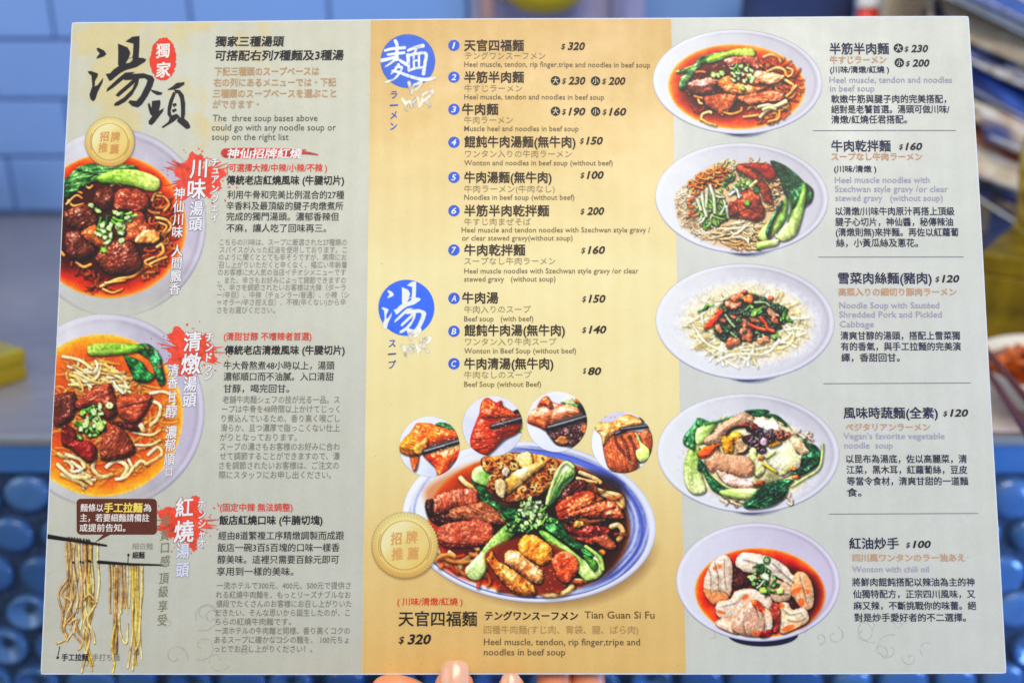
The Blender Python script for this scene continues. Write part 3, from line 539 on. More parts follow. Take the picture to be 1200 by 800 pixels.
    for i in range(70):
        t = r.random(); x = r.uniform(450, 690); y = r.uniform(250, 410)
        if not inside(np.array([(440, 252), (600, 250), (690, 265), (700, 300), (650, 380), (520, 415), (460, 350), (480, 320), (445, 300)]), np.array([x]), np.array([y]))[0]: continue
        a0 = r.uniform(0, 6.28); rad = r.uniform(7, 13); q = [(x+rad*math.cos(a0+k), y+rad*.8*math.sin(a0+k)) for k in (0, .8, 1.6, 2.4, 3.2)]
        s.strand(q, r.uniform(2, 3.2), ((240, 164, 84), (226, 130, 56), (250, 190, 120), (214, 110, 40))[r.integers(4)], spec=.25, sh=.25, al=.9)
    s.chunk([(560, 250), (600, 238), (612, 268), (600, 300), (570, 290)], (250, 226, 160), (246, 200, 110), tex=.4, amb=.7)
    s.chunk([(505, 345), (560, 300), (640, 272), (655, 285), (600, 325), (540, 375), (500, 390), (480, 370)], (244, 176, 84), (250, 214, 150), tex=.4, amb=.6)
    s.chunk([(478, 345), (500, 330), (520, 350), (510, 395), (485, 385)], (246, 214, 160), (240, 180, 110), tex=.4, amb=.6); s.chunk(ell(518, 308, 14, 17, 0, 12), (240, 222, 190), (220, 190, 150), tex=.3)
    # left beef
    s.chunk([(234, 415), (260, 405), (320, 430), (400, 470), (380, 500), (300, 500), (246, 470)], (90, 34, 24), (60, 22, 18), tex=.8, spec=.5)
    s.chunk([(255, 405), (300, 378), (400, 365), (420, 385), (415, 425), (340, 440), (262, 462), (250, 440)], (212, 116, 88), (190, 88, 62), grad=(80, (168, 78, 54)), fib=80, fa=.3, tex=.5, spec=.7)
    s.chunk([(238, 415), (262, 405), (258, 460), (244, 450)], (70, 30, 26), (50, 20, 18), tex=.5)
    s.chunk([(320, 440), (380, 425), (440, 415), (490, 445), (520, 490), (450, 492), (380, 478), (330, 480)], (184, 110, 74), (134, 72, 46), fib=25, fa=.3, tex=.6, spec=.4)
    s.chunk([(275, 520), (310, 490), (380, 480), (440, 478), (475, 510), (468, 555), (420, 568), (330, 572), (285, 560)], (196, 98, 70), (166, 72, 48), fib=10, fa=.12, tex=.5, spec=.55)
    s.chunk([(285, 545), (330, 560), (420, 560), (410, 575), (330, 576), (290, 568)], (80, 26, 22), tex=.5, spec=.5, sh=0)
    # right beef
    s.chunk([(700, 400), (740, 350), (790, 335), (800, 360), (760, 400), (720, 425)], (110, 44, 38), (70, 26, 26), fib=-40, fa=.4, tex=.9, spec=.9)
    s.chunk([(695, 430), (740, 395), (800, 375), (832, 390), (820, 425), (760, 450), (710, 475)], (196, 74, 34), (220, 110, 60), fib=-25, fa=.35, tex=.7, spec=1.)
    s.chunk([(700, 470), (780, 440), (860, 410), (900, 415), (935, 460), (925, 475), (860, 470), (780, 465), (730, 485)], (150, 56, 32), (196, 92, 56), fib=-10, fa=.4, tex=.9, spec=.7)
    s.chunk([(730, 515), (800, 530), (880, 540), (905, 570), (895, 580), (840, 565), (770, 555), (735, 540)], (120, 36, 26), (176, 70, 46), fib=15, fa=.4, tex=.9, spec=.8)
    s.chunk([(740, 500), (800, 495), (880, 505), (870, 530), (800, 535), (745, 525)], (140, 40, 22), (110, 24, 16), tex=.7, spec=.7); s.chunk([(820, 545), (870, 530), (905, 570), (880, 580)], (200, 110, 76), (150, 60, 40), tex=.5)
    s.chunk(ell(775, 492, 18, 13, -20, 12), (240, 180, 90), (220, 130, 50)); s.chunk(ell(855, 592, 14, 10, 0, 10), (240, 120, 30))
    # greens
    s.leaf([(660, 470), (710, 480), (740, 530), (800, 570), (850, 590), (860, 620), (800, 600), (720, 550), (660, 510)], 35, (24, 84, 46), (70, 140, 70))
    s.chunk([(735, 270), (760, 290), (758, 325), (720, 370), (690, 410), (665, 430), (658, 415), (675, 350), (700, 295)], (110, 170, 80), (160, 206, 120), grad=(-60, (206, 230, 150)), fib=-65, fa=.35, tex=.3, spec=.6, rag=.3, amb=.55)
    s.strand([(755, 290), (730, 275), (705, 300), (680, 360), (663, 420)], 4, (200, 226, 140)); s.strand([(750, 320), (715, 350), (690, 400)], 3, (30, 100, 50), sh=.2)
    s.stem([(530, 485), (558, 500), (550, 525), (500, 580), (455, 640), (440, 672), (410, 690), (380, 672), (378, 645), (420, 600), (470, 540)], 125, (110, 160, 60), (216, 236, 160), spec=.5)
    s.leaf([(520, 500), (545, 480), (590, 500), (570, 520), (545, 520)], -40, (20, 80, 50), (50, 120, 70))
    s.stem([(635, 520), (660, 518), (740, 575), (800, 620), (830, 600), (795, 568), (850, 610), (864, 650), (840, 680), (800, 690), (775, 665), (740, 620), (680, 570)], 35, (100, 156, 60), (206, 232, 140), spec=.5)
    s.strand([(800, 570), (850, 610), (860, 650)], 4, (190, 220, 120)); s.chunk([(790, 600), (840, 625), (830, 660)], (70, 120, 40), tex=.2, sh=.3)
    # bottom tendon pieces
    T = dict(tex=.6, spec=.9, shin=22, rag=.9, amb=.4)
    s.flat([(450, 590), (560, 540), (680, 560), (760, 620), (740, 700), (640, 740), (520, 735), (460, 660)], (128, 44, 14), soft=10, al=.9)
    s.chunk([(470, 585), (490, 620), (560, 660), (610, 700), (620, 740), (560, 740), (510, 700), (470, 650), (452, 620)], (236, 124, 44), (250, 176, 96), fib=50, fa=.25, **T)
    s.chunk([(520, 590), (560, 585), (610, 620), (648, 660), (640, 700), (600, 690), (550, 650), (515, 625)], (228, 124, 60), (244, 172, 112), fib=40, fa=.2, **T)
    s.chunk([(562, 560), (590, 528), (640, 540), (680, 580), (675, 620), (640, 635), (600, 615), (570, 590)], (248, 128, 30), (255, 158, 60), **T)
    s.chunk([(680, 615), (720, 585), (765, 610), (772, 650), (735, 700), (700, 680), (690, 650)], (222, 84, 40), (240, 130, 84), **T)
    s.scallion([(560, 430), (600, 400), (660, 430), (660, 500), (600, 520), (540, 500)], 70, 3.2, white=.6)
    s.scallion([(500, 440), (700, 440), (700, 510), (520, 520)], 26, 3., white=.1, greens=((30, 100, 40), (80, 150, 60), (20, 76, 36)))
    s.flat(ell(612, 440, 34, 28, 0, 16), (236, 240, 214), soft=10, al=.4); s.scallion([(580, 410), (650, 410), (650, 490), (580, 490)], 18, 3.2, white=.9)
    for q in ([(250, 400), (470, 400), (470, 560), (280, 560)], [(700, 370), (920, 430), (900, 570), (720, 480)], [(470, 600), (760, 590), (740, 730), (500, 730)]): s.gloss(q, 55, 1.3)
    return s.finish(.35)
def cutclip(s, cx, cy, r):
    s.setclip(ell(cx, cy, r, r, 0, 60), 1.2)
def bg_inset(s, cx, cy, r, c1=(232, 234, 240), c2=(206, 212, 232)):
    cutclip(s, cx, cy, r); b = (slice(None), slice(None)); w = np.clip(.4+s.nc*2+(s.Y-cy)/r*.4, 0, 1)[..., None]
    s.put(b, np.ones(s.X.shape), C3(c1)*(1-w)+C3(c2)*w)
def sticks(s, p, q, w, w2=None):
    s.strand([p, q], w, (34, 32, 36), w2=w2, sh=.5, spec=.5, amb=.5, sm=False)
TD = dict(tex=.5, spec=.8, rag=.7, amb=.5)
def print_inset_tendon():
    s = Cv(460, 455, 7.5, 1200, 788, R=3.2, seed=31); bg_inset(s, 325, 510, 265)
    s.chunk([(380, 320), (440, 300), (540, 340), (590, 420), (500, 380)], (70, 120, 60), (40, 90, 50), tex=.4)
    s.chunk([(270, 570), (400, 540), (600, 480), (610, 600), (520, 660), (490, 730), (400, 775), (380, 700), (320, 640)], (226, 60, 24), (240, 96, 40), **TD)
    s.chunk([(150, 560), (225, 570), (220, 660), (200, 718), (175, 700)], (236, 110, 40), (210, 80, 40), **TD)
    s.chunk([(60, 540), (90, 450), (160, 380), (210, 310), (310, 305), (400, 330), (560, 385), (580, 430), (420, 480), (300, 520), (230, 580), (130, 585)], (246, 150, 40), (236, 90, 34), fib=20, fa=.2, **TD)
    s.chunk([(180, 520), (300, 430), (300, 520), (220, 580)], (250, 190, 90), (240, 130, 50), **TD)
    sticks(s, (285, 555), (600, 460), 6.2); s.strand([(300, 548), (460, 500)], .8, (150, 150, 160), sh=0, sm=False); s.gloss([(100, 400), (560, 380), (500, 640), (400, 740)], 50, 1.3); return s.finish(.5)
def print_inset_shank():
    s = Cv(460, 455, 7.5, 1200, 788, R=3.2, seed=32); bg_inset(s, 880, 330, 265, (226, 226, 236), (206, 206, 226))
    s.chunk([(1100, 330), (1150, 330), (1150, 390), (1100, 380)], (190, 220, 90), tex=.2, sh=0)
    s.strand([(1080, 210), (1130, 190), (1140, 260)], 5, (30, 28, 32), sm=False)
    s.chunk([(780, 130), (830, 80), (900, 125), (950, 105), (970, 150), (1050, 200), (1120, 240), (1130, 330), (1090, 390), (980, 450), (880, 545), (820, 585), (740, 560), (690, 510), (688, 420), (730, 300), (765, 210)], (216, 74, 34), (180, 46, 28), fib=-20, fa=.25, **TD)
    s.chunk([(780, 140), (830, 90), (900, 130), (960, 170), (1060, 210), (1100, 245), (980, 260), (860, 270), (770, 240)], (236, 100, 40), (206, 70, 34), fib=30, fa=.3, tex=.6, spec=.7, sh=.2)
    s.strand([(695, 440), (780, 445), (880, 430), (930, 400)], 1.2, (130, 24, 16), sh=0); s.strand([(760, 260), (860, 275), (960, 285)], 1.2, (140, 30, 16), sh=0)
    sticks(s, (880, 335), (1135, 265), 6.4); s.gloss([(700, 430), (780, 200), (1050, 230), (1050, 380), (820, 570)], 70, 1.3); return s.finish(.5)
def print_inset_brisket():
    s = Cv(610, 450, 7.06, 1200, 776, R=3.2, seed=33); bg_inset(s, 300, 310, 250, (240, 240, 240), (222, 226, 236))
    s.chunk([(330, 150), (400, 110), (470, 150), (440, 175)], (226, 232, 170), tex=.3, sh=0); s.chunk([(330, 150), (440, 165), (510, 160), (520, 200), (420, 190)], (60, 130, 60), tex=.3); s.chunk(ell(470, 140, 30, 16, 20, 10), (236, 120, 50))
    s.chunk([(225, 380), (400, 340), (560, 300), (550, 420), (460, 515), (360, 505), (290, 490), (240, 430)], (84, 46, 46), (130, 90, 96), tex=1., spec=.8, rag=1.); s.chunk([(290, 470), (330, 430), (380, 440), (390, 490), (330, 500)], (206, 130, 70), (160, 90, 50), tex=.5); s.chunk([(500, 330), (545, 340), (540, 400), (510, 400)], (190, 110, 60), tex=.5)
    s.chunk([(60, 280), (90, 220), (130, 195), (160, 140), (210, 98), (250, 140), (330, 165), (440, 180), (500, 220), (495, 250), (380, 280), (250, 330), (220, 385), (150, 350), (65, 315)], (232, 116, 60), (244, 150, 110), fib=20, fa=.15, **TD)
    s.chunk([(140, 180), (165, 130), (210, 98), (240, 130), (270, 190), (250, 200), (190, 170)], (246, 130, 60), (226, 90, 40), tex=.5); s.strand([(160, 160), (210, 180), (265, 208)], 1.6, (110, 34, 20), sh=0); s.strand([(65, 315), (150, 350), (220, 380)], 2, (110, 34, 20), sh=0)
    s.strand([(500, 190), (540, 230), (545, 290)], 7, (28, 28, 34), sm=False); sticks(s, (235, 360), (550, 270), 7); s.strand([(250, 352), (440, 298)], .8, (150, 150, 160), sh=0, sm=False); s.gloss([(70, 290), (200, 120), (480, 220), (240, 330)], 26, 1.3); s.gloss([(260, 400), (540, 340), (440, 500)], 50, 1.1, (230, 220, 230)); return s.finish(.5)
def print_inset_tripe():
    s = Cv(610, 450, 7.06, 1200, 776, R=3.2, seed=34); bg_inset(s, 840, 482, 254, (236, 236, 240), (246, 246, 244))
    s.flat([(640, 300), (800, 230), (870, 240), (820, 300), (700, 320)], (206, 200, 220), soft=6)
    s.chunk([(980, 270), (1020, 290), (1010, 310)], (20, 20, 26), tex=.1)
    s.chunk([(680, 700), (830, 735), (880, 730), (980, 700), (1040, 640), (1000, 680), (860, 720)], (250, 226, 120), tex=.1, sh=0)
    s.chunk([(680, 470), (740, 410), (860, 390), (1000, 390), (1050, 370), (1090, 430), (1085, 520), (1060, 590), (980, 640), (970, 690), (900, 730), (830, 735), (740, 700), (700, 620)], (206, 110, 64), (184, 90, 56), fib=80, fa=.2, tex=.45, spec=.35, rag=.6, amb=.55)
    for q in ([(830, 430), (880, 520), (900, 640)], [(900, 430), (940, 520), (960, 600)], [(780, 440), (800, 500), (860, 580)]): s.strand(q, 3, (130, 56, 34), sh=.3)
    s.chunk([(945, 410), (975, 420), (1000, 480), (1060, 540), (1060, 600), (1010, 640), (975, 630), (950, 550), (990, 520)], (236, 240, 170), (206, 226, 120), tex=.2, rag=.4, amb=.7)
    s.chunk([(610, 350), (640, 315), (760, 310), (840, 260), (900, 250), (980, 285), (1010, 330), (900, 350), (820, 380), (740, 430), (700, 480), (680, 500), (665, 420), (630, 380)], (232, 140, 70), (246, 176, 106), tex=1., spec=.5, rag=1., amb=.5)
    for i in range(20): s.flat(ell(s.rng.uniform(640, 1000), s.rng.uniform(270, 440), 7, 5, 0, 8), (170, 80, 40), soft=3, al=.5)
    sticks(s, (790, 410), (850, 385), 4.5); sticks(s, (840, 372), (1055, 345), 5.2); s.gloss([(720, 500), (1060, 420), (960, 680), (760, 680)], 20, 1.2); return s.finish(.5)
def print_chilli_bowl():
    s = Cv(60, 140, 3.478, 661, 810, seed=41)
    s.bowl(262, 422, 368, 384, 0, cl=(226, 226, 226), cr=(186, 178, 190), rim=(222, 220, 228), fade=lambda X, Y: np.clip((830-Y)/260, 0, 1)*np.clip(.75+X/500, 0, 1)*np.clip((Y-20)/60, 0, 1)**.4)
    s.soup(236, 434, 314, 293, 0, cols=((255, 170, 70), (240, 110, 24), (200, 56, 12), (110, 24, 10)), stops=(0, .035, .1, .35))
    s.flat([(20, 300), (180, 260), (330, 280), (420, 380), (400, 560), (280, 660), (120, 620), (10, 560)], (64, 18, 10), soft=36, al=.85)
    s.tangle([(380, 280), (500, 330), (530, 430), (500, 560), (380, 660), (330, 640), (400, 500)], 80, 3, ((214, 84, 24), (236, 130, 50), (196, 60, 16), (240, 150, 80)), L=24, curl=.45, sub=1, al=.8)
    s.tangle([(60, 560), (200, 640), (260, 690), (340, 690), (150, 700)], 24, 3, ((200, 60, 16), (220, 100, 36)), L=24, sub=1, al=.6)
    n = (250, 196, 124); m = (236, 136, 56)
    for p, w in (([(70, 330), (90, 352), (130, 345)], 3.4), ([(62, 345), (100, 310), (125, 320)], 3), ([(245, 270), (265, 262), (285, 270)], 3), ([(140, 270), (155, 280), (168, 270)], 3), ([(430, 310), (460, 315), (480, 345), (460, 370)], 3.4), ([(430, 400), (470, 410), (488, 440), (450, 470), (410, 470)], 4), ([(440, 420), (470, 435), (455, 460)], 3), ([(430, 520), (450, 510), (455, 540), (430, 560)], 4), ([(410, 330), (425, 300), (450, 300)], 3), ([(100, 580), (130, 600), (160, 590)], 4), ([(400, 590), (440, 570), (470, 560)], 3.2), ([(420, 560), (380, 580), (410, 600)], 3), ([(200, 680), (270, 650), (330, 640), (370, 610)], 4), ([(220, 665), (300, 655)], 3), ([(350, 540), (350, 580), (370, 610)], 3), ([(210, 690), (250, 705), (290, 690)], 3), ([(100, 290), (125, 300)], 3), ([(40, 540), (50, 552)], 4)): s.strand(p, w*.85, n, m, amb=.7)
    s.leaf([(10, 260), (60, 240), (110, 195), (180, 180), (200, 220), (280, 235), (220, 250), (150, 262), (60, 320), (30, 310)], -15, (40, 92, 50), (96, 146, 76))
    s.leaf([(100, 200), (180, 185), (240, 190), (330, 185), (350, 205), (300, 215), (240, 225), (180, 225)], -5, (46, 100, 54), (80, 130, 70))
    s.stem([(190, 232), (260, 205), (340, 205), (410, 225), (443, 250), (436, 285), (400, 292), (320, 268), (240, 262), (195, 255)], 10, (104, 160, 40), (216, 232, 130), spec=.5)
    M = dict(tex=.6, spec=.75, rag=.7)
    s.chunk([(170, 330), (190, 285), (240, 275), (262, 300), (250, 350), (210, 370), (180, 350)], (104, 46, 26), (70, 28, 18), **M)
    s.chunk([(262, 300), (300, 280), (360, 288), (398, 320), (396, 355), (350, 385), (300, 372), (258, 375)], (160, 74, 46), (120, 44, 28), fib=20, fa=.2, **M)
    s.chunk([(50, 380), (100, 355), (150, 345), (175, 380), (190, 420), (140, 450), (90, 440), (60, 425)], (120, 58, 34), (84, 36, 22), fib=-30, fa=.2, **M)
    s.chunk([(55, 480), (80, 455), (130, 460), (180, 520), (160, 560), (110, 575), (70, 560)], (124, 62, 40), (84, 36, 24), **M)
    s.chunk([(300, 470), (320, 390), (370, 380), (390, 420), (440, 460), (430, 500), (370, 500), (310, 500)], (196, 100, 56), (150, 60, 34), fib=30, fa=.15, **M); s.chunk([(340, 490), (380, 450), (440, 460), (430, 500), (360, 505)], (236, 140, 70), (246, 180, 110), **M)
    s.chunk([(120, 460), (180, 430), (210, 470), (240, 510), (300, 530), (260, 560), (190, 520), (140, 490)], (214, 120, 56), (176, 80, 36), **M)
    s.chunk([(180, 560), (240, 500), (310, 490), (350, 530), (370, 590), (330, 625), (240, 628), (200, 600)], (146, 70, 44), (100, 42, 28), fib=-20, fa=.2, **M)
    s.scallion([(190, 420), (230, 380), (330, 380), (320, 420), (300, 490), (220, 505), (190, 470)], 38, 4.2, white=.75)
    for x, y in ((162, 350), (190, 372)): s.ringlet(x, y, 4, 3, 30, (180, 206, 110))
    s.ringlet(212, 530, 4.5, 4, 0, (140, 190, 60), (180, 216, 100)); s.gloss([(60, 380), (260, 290), (390, 320), (430, 480), (350, 600), (90, 560)], 90, 1.2); return s.finish(.4)
def print_clear_bowl():
    s = Cv(50, 360, 3.48, 696, 815, seed=42)
    s.bowl(258, 424, 402, 398, 0, cl=(232, 232, 232), cr=(184, 176, 192), rim=(224, 222, 230), fade=lambda X, Y: np.clip((850-Y)/200, 0, 1)*np.clip(.8+X/500, 0, 1))
    s.soup(240, 440, 333, 331, 0, cols=((255, 200, 100), (246, 162, 44), (228, 116, 24), (200, 86, 24)), stops=(0, .04, .16, .4))
    nd = ((252, 226, 170), (248, 206, 136), (244, 190, 110), (255, 236, 196))
    s.tangle([(60, 220), (160, 180), (300, 230), (470, 330), (540, 440), (480, 600), (360, 690), (200, 730), (60, 640), (40, 560)], 150, 2.8, ((248, 186, 100), (250, 200, 124), (240, 160, 70)), L=40, curl=.4, sub=1, al=.6, sh=.15, amb=.85)
    s.tangle([(100, 240), (160, 200), (260, 230), (350, 290), (340, 340), (200, 320), (110, 320)], 60, 3., nd, L=40, curl=.25, sh=.28, amb=.82, ang=20)
    s.tangle([(50, 590), (120, 620), (200, 700), (180, 725), (80, 700)], 16, 4, nd, L=34, curl=.35, sh=.3, amb=.7, ang=25)
    for p, w in (([(210, 620), (205, 660), (240, 690), (280, 680)], 5), ([(260, 650), (300, 625), (345, 650), (320, 700)], 5), ([(350, 620), (370, 650), (400, 625), (430, 640)], 4), ([(440, 350), (500, 345), (540, 380), (500, 440)], 4), ([(440, 380), (480, 400), (470, 450), (440, 480)], 4.4), ([(430, 600), (470, 570), (485, 600), (420, 640)], 4), ([(400, 480), (410, 500)], 7), ([(60, 640), (120, 690), (190, 690)], 5), ([(95, 600), (150, 620), (170, 650)], 4.5), ([(80, 200), (150, 215), (200, 250)], 4), ([(370, 510), (440, 520), (480, 500)], 3), ([(380, 560), (440, 560), (480, 540)], 3), ([(300, 700), (340, 690), (370, 650)], 4)): s.strand(p, w*.85, nd[3], nd[1], amb=.82, sh=.3)
    s.leaf([(330, 190), (370, 220), (390, 280), (360, 260), (340, 220)], 60, (40, 110, 50)); s.leaf([(340, 200), (400, 220), (430, 260), (460, 280), (430, 305), (380, 300), (355, 250)], 40, (28, 100, 50), (60, 140, 80))
    s.leaf([(370, 165), (400, 148), (440, 155), (480, 200), (490, 250), (500, 300), (480, 318), (460, 280), (440, 220), (400, 190)], 55, (22, 80, 44), (60, 130, 80))
    s.stem([(182, 160), (210, 148), (300, 145), (400, 155), (410, 175), (330, 190), (230, 198), (186, 192)], 0, (190, 218, 100), (90, 150, 40), spec=.4)
    M = dict(tex=.45, spec=.5, rag=.7)
    s.chunk([(40, 370), (80, 350), (130, 350), (135, 420), (100, 470), (45, 480)], (110, 52, 34), (80, 36, 26), **M)
    s.chunk([(80, 480), (130, 500), (130, 560), (80, 560)], (120, 30, 20), (80, 20, 14), **M)
    s.chunk([(130, 390), (180, 350), (240, 315), (275, 310), (290, 350), (310, 390), (300, 440), (260, 460), (200, 410), (150, 420)], (160, 74, 50), (120, 50, 34), fib=-35, fa=.25, **M)
    s.chunk([(305, 370), (350, 360), (440, 358), (440, 390), (400, 460), (370, 475), (310, 440)], (176, 84, 50), (146, 64, 40), fib=-5, fa=.15, **M); s.strand([(320, 410), (380, 392), (430, 388)], 1.6, (80, 26, 20), sh=0)
    s.chunk([(270, 465), (340, 470), (390, 490), (385, 505), (320, 490)], (70, 24, 18), **M)
    s.chunk([(100, 560), (150, 540), (210, 560), (218, 610), (190, 632), (130, 590)], (150, 34, 26), (110, 24, 20), **M)
    s.chunk([(235, 610), (240, 540), (280, 480), (330, 500), (365, 550), (375, 590), (330, 615), (270, 625)], (150, 76, 48), (120, 56, 36), fib=-60, fa=.12, **M)
    s.scallion([(130, 440), (180, 390), (250, 400), (250, 500), (200, 540), (140, 530)], 46, 4., white=.35)
    s.ringlet(272, 400, 5, 4.6, 0, (200, 216, 130), (236, 240, 200)); s.ringlet(235, 490, 5, 4.4, 0, (170, 200, 100), (220, 230, 170)); s.gloss([(60, 380), (260, 330), (430, 370), (370, 600), (120, 600)], 40, 1.1); return s.finish(.4)
def print_hanging_noodles():
    s = Cv(40, 570, 3.48, 557, 800, R=3., seed=43); r = s.rng
    cols = ((206, 166, 112), (226, 192, 136), (190, 146, 96), (240, 214, 150), (232, 190, 96))
    def hang(x0, x1, ytop, ybot, n, w, wav, pal, q):
        for i in range(n):
            t = r.random(); x = x0+(x1-x0)*t; yb = ybot-r.uniform(0, q); pts = []; a = r.uniform(0, 6.28); f = r.uniform(.012, .03)
            for y in np.arange(ytop, yb, 22):
                u = (y-ytop)/(ybot-ytop); pts.append((x+(wav*u*math.sin(a+y*f))+(t-.5)*-14*u, y))
            if len(pts) > 3: s.strand(pts, w*r.uniform(.7, 1.15), pal[min(len(pal)-1, int(t*len(pal)+r.normal()*.5)) if t*len(pal)+.5 > 0 else 0], sh=.22, amb=.6, spec=.2, al=.92)
    hang(135, 266, 228, 520, 24, 2.6, 14, cols, 60); hang(125, 240, 232, 620, 9, 2.4, 22, cols, 60); hang(190, 235, 400, 765, 5, 2.2, 16, (cols[3], cols[4]), 40)
    for p in ([(130, 380), (98, 430), (100, 470), (115, 520), (110, 580), (140, 610)], [(135, 400), (110, 440), (150, 470), (130, 520), (118, 570)], [(160, 520), (120, 570), (128, 620), (90, 640)], [(180, 540), (170, 580), (200, 620)], [(140, 560), (170, 540), (160, 600), (190, 640), (180, 665)], [(215, 520), (200, 560), (225, 610), (210, 680), (190, 760)], [(230, 470), (250, 480), (215, 540), (240, 600), (245, 640)], [(150, 600), (130, 630)], [(200, 460), (225, 440), (255, 470)]): s.strand(p, 2.6, cols[r.integers(4)], cols[r.integers(4)], sh=.25, amb=.6)
    hang(305, 445, 318, 560, 26, 2., 6, cols, 70); hang(312, 345, 330, 700, 6, 2.2, 6, (cols[0], cols[2]), 30); hang(395, 440, 330, 735, 7, 2., 8, (cols[4], cols[3]), 60)
    for p in ([(330, 560), (315, 640), (325, 720), (318, 760)], [(345, 520), (350, 600), (375, 640), (380, 560)], [(400, 600), (390, 680), (380, 740)], [(430, 560), (425, 640), (405, 680), (400, 750)]): s.strand(p, 2.6, cols[r.integers(5)], sh=.25, amb=.6)
    s.strand([(54, 203), (293, 240)], 5.2, (24, 22, 24), w2=2.4, sm=False, sh=.2); s.strand([(262, 307), (392, 316), (525, 319)], 4., (26, 22, 24), w2=1.8, sm=False, sh=.2)
    for x in (158, 187, 197, 222, 229): s.flat(ell(x, 303+(x % 3)*3, 4, 6, 0, 8), (30, 24, 24), sm=False)
    for x in (140, 152, 163, 175, 186, 200, 212, 222): s.strand([(x, 207+(x-140)*.12), (x+4, 216+(x-140)*.12)], 2, (60, 40, 30), sh=0)
    return s.finish(.4)
def print_splash(ox, oy, cx, cy, w, h, seed):       # red ink splash behind the upright headings (photo px)
    s = Cv(ox, oy, 1., w, h, R=3.2, seed=seed); r = s.rng; X, Y = s.X, s.Y; cx -= ox; cy -= oy
    a = np.arctan2(Y-cy, X-cx); rr = np.hypot((X-cx)/1.15, Y-cy); ph = r.uniform(0, 6.28, 8)
    R0 = 23+5*(np.sin(a*3+ph[0])+.8*np.sin(a*5+ph[1]))+2.5*np.sin(a*11+ph[2])+9*s.nm+5*s.nf
    m = np.clip((R0-rr)*2+.5, 0, 1); b = (slice(None), slice(None)); s.put(b, m, C3((238, 72, 46))*(1+.25*s.nm+.2*s.nf)[..., None])
    for i in range(20):
        t = r.uniform(0, 6.28); L = r.uniform(22, 38)*(1.1 if abs(math.cos(t)) > .6 else .75); x1, y1 = cx+L*math.cos(t)*1.1, cy+L*math.sin(t)*.85
        s.strand([(cx+14*math.cos(t), cy+14*math.sin(t)), (x1, y1)], r.uniform(2, 5), (236, 76, 50), w2=.5, sh=0, spec=0, amb=1, sm=False, al=.9)
    for i in range(40):
        t = r.uniform(0, 6.28); L = r.uniform(22, 46); s.flat(ell(cx+L*math.cos(t)*1.1, cy+L*math.sin(t)*.8, r.uniform(.5, 1.7), r.uniform(.4, 1.2), r.uniform(0, 90), 8), (238, 86, 60), al=.9, sm=False)
    return s.finish(.3, tone=0)
PRINTS = {}
def _map(P, sx, ox, sy, oy): return [(x*sx+ox, y*sy+oy) for x, y in P]
BR_TANG = [[(140,165),(155,160),(195,180),(212,205),(195,222),(140,240),(145,225),(165,200),(150,185)],
 [(78,330),(100,328),(150,345),(152,360),(130,400),(128,440),(150,430),(190,378),(185,410),(150,480),(135,530),(118,548),(98,530),(92,500),(100,470),(112,440),(108,390),(105,360),(85,345)],
 [(296,130),(365,158),(385,195),(372,240),(352,272),(380,278),(402,250),(405,195),(408,130),(350,115),(400,80),(450,75),(450,150),(445,232),(480,235),(500,245),(490,262),(430,300),(350,322),(310,345),(250,395),(235,400),(208,350),(240,345),(265,318),(305,290),(297,285),(298,200)],
 [(370,240),(400,228),(408,190),(420,240),(400,262),(372,282),(352,272)],
 [(214,480),(220,455),(300,380),(350,340),(420,335),(340,385),(260,450)],
 [(330,380),(400,350),(480,345),(545,365),(560,390),(545,440),(510,510),(470,570),(440,592),(400,582),(372,555),(382,540),(430,545),(460,510),(500,430),(510,395),(490,380),(440,384),(390,392),(345,395)],
 [(280,505),(300,480),(370,420),(430,365),(448,380),(400,430),(330,490),(300,515)],
 [(268,580),(275,560),(340,520),(400,460),(425,400),(450,380),(440,430),(400,500),(350,550),(300,578)]]
BR_TOU = [[(530,462),(565,470),(618,485),(610,500),(580,503),(545,482)],
 [(512,565),(524,560),(540,598),(543,545),(600,538),(604,560),(592,618),(628,596),(620,622),(560,700),(540,718),(520,712),(518,690),(545,655),(530,640),(518,600)],
 [(655,462),(690,440),(718,415),(775,408),(775,425),(735,452),(700,462),(660,467)],
 [(700,462),(742,466),(770,500),(781,560),(780,640),(772,682),(750,682),(752,600),(746,530),(730,490),(712,488)],
 [(696,478),(714,488),(692,550),(676,620),(684,650),(668,665),(654,640),(656,590),(668,540)],
 [(690,566),(716,558),(720,575),(698,590)], [(686,608),(716,598),(720,614),(692,630)],
 [(676,652),(720,636),(742,655),(700,692),(620,740),(612,732),(660,695)], [(735,660),(770,668),(800,692),(817,722),(815,740),(790,746),(755,718),(722,690)]]
def print_title():
    s = Cv(90, 30, 6.153, 880, 770, R=3.6, seed=81)
    P = ell(622, 242, 94, 156, 2, 60); P = P+s.rng.normal(0, 3.2, P.shape); s.flat(P, (232, 62, 40), sm=False)
    P = ell(622, 242, 96, 157, 2, 90); s.mul((slice(None), slice(None)), 1+.1*s.nm)
    for q in BR_TANG+BR_TOU: s.flat(q, (34, 32, 38), sm=False, soft=1.3)
    s.flat([(352, 274), (372, 240), (402, 232), (402, 250), (380, 270)], (206, 194, 150), sm=False)
    return s.finish(.3, tone=0)
def wbrush(s, pts, w, c=(240, 240, 238), w2=None): s.strand(pts, w, c, w2=w2, sh=0, spec=0, amb=1, al=.97)
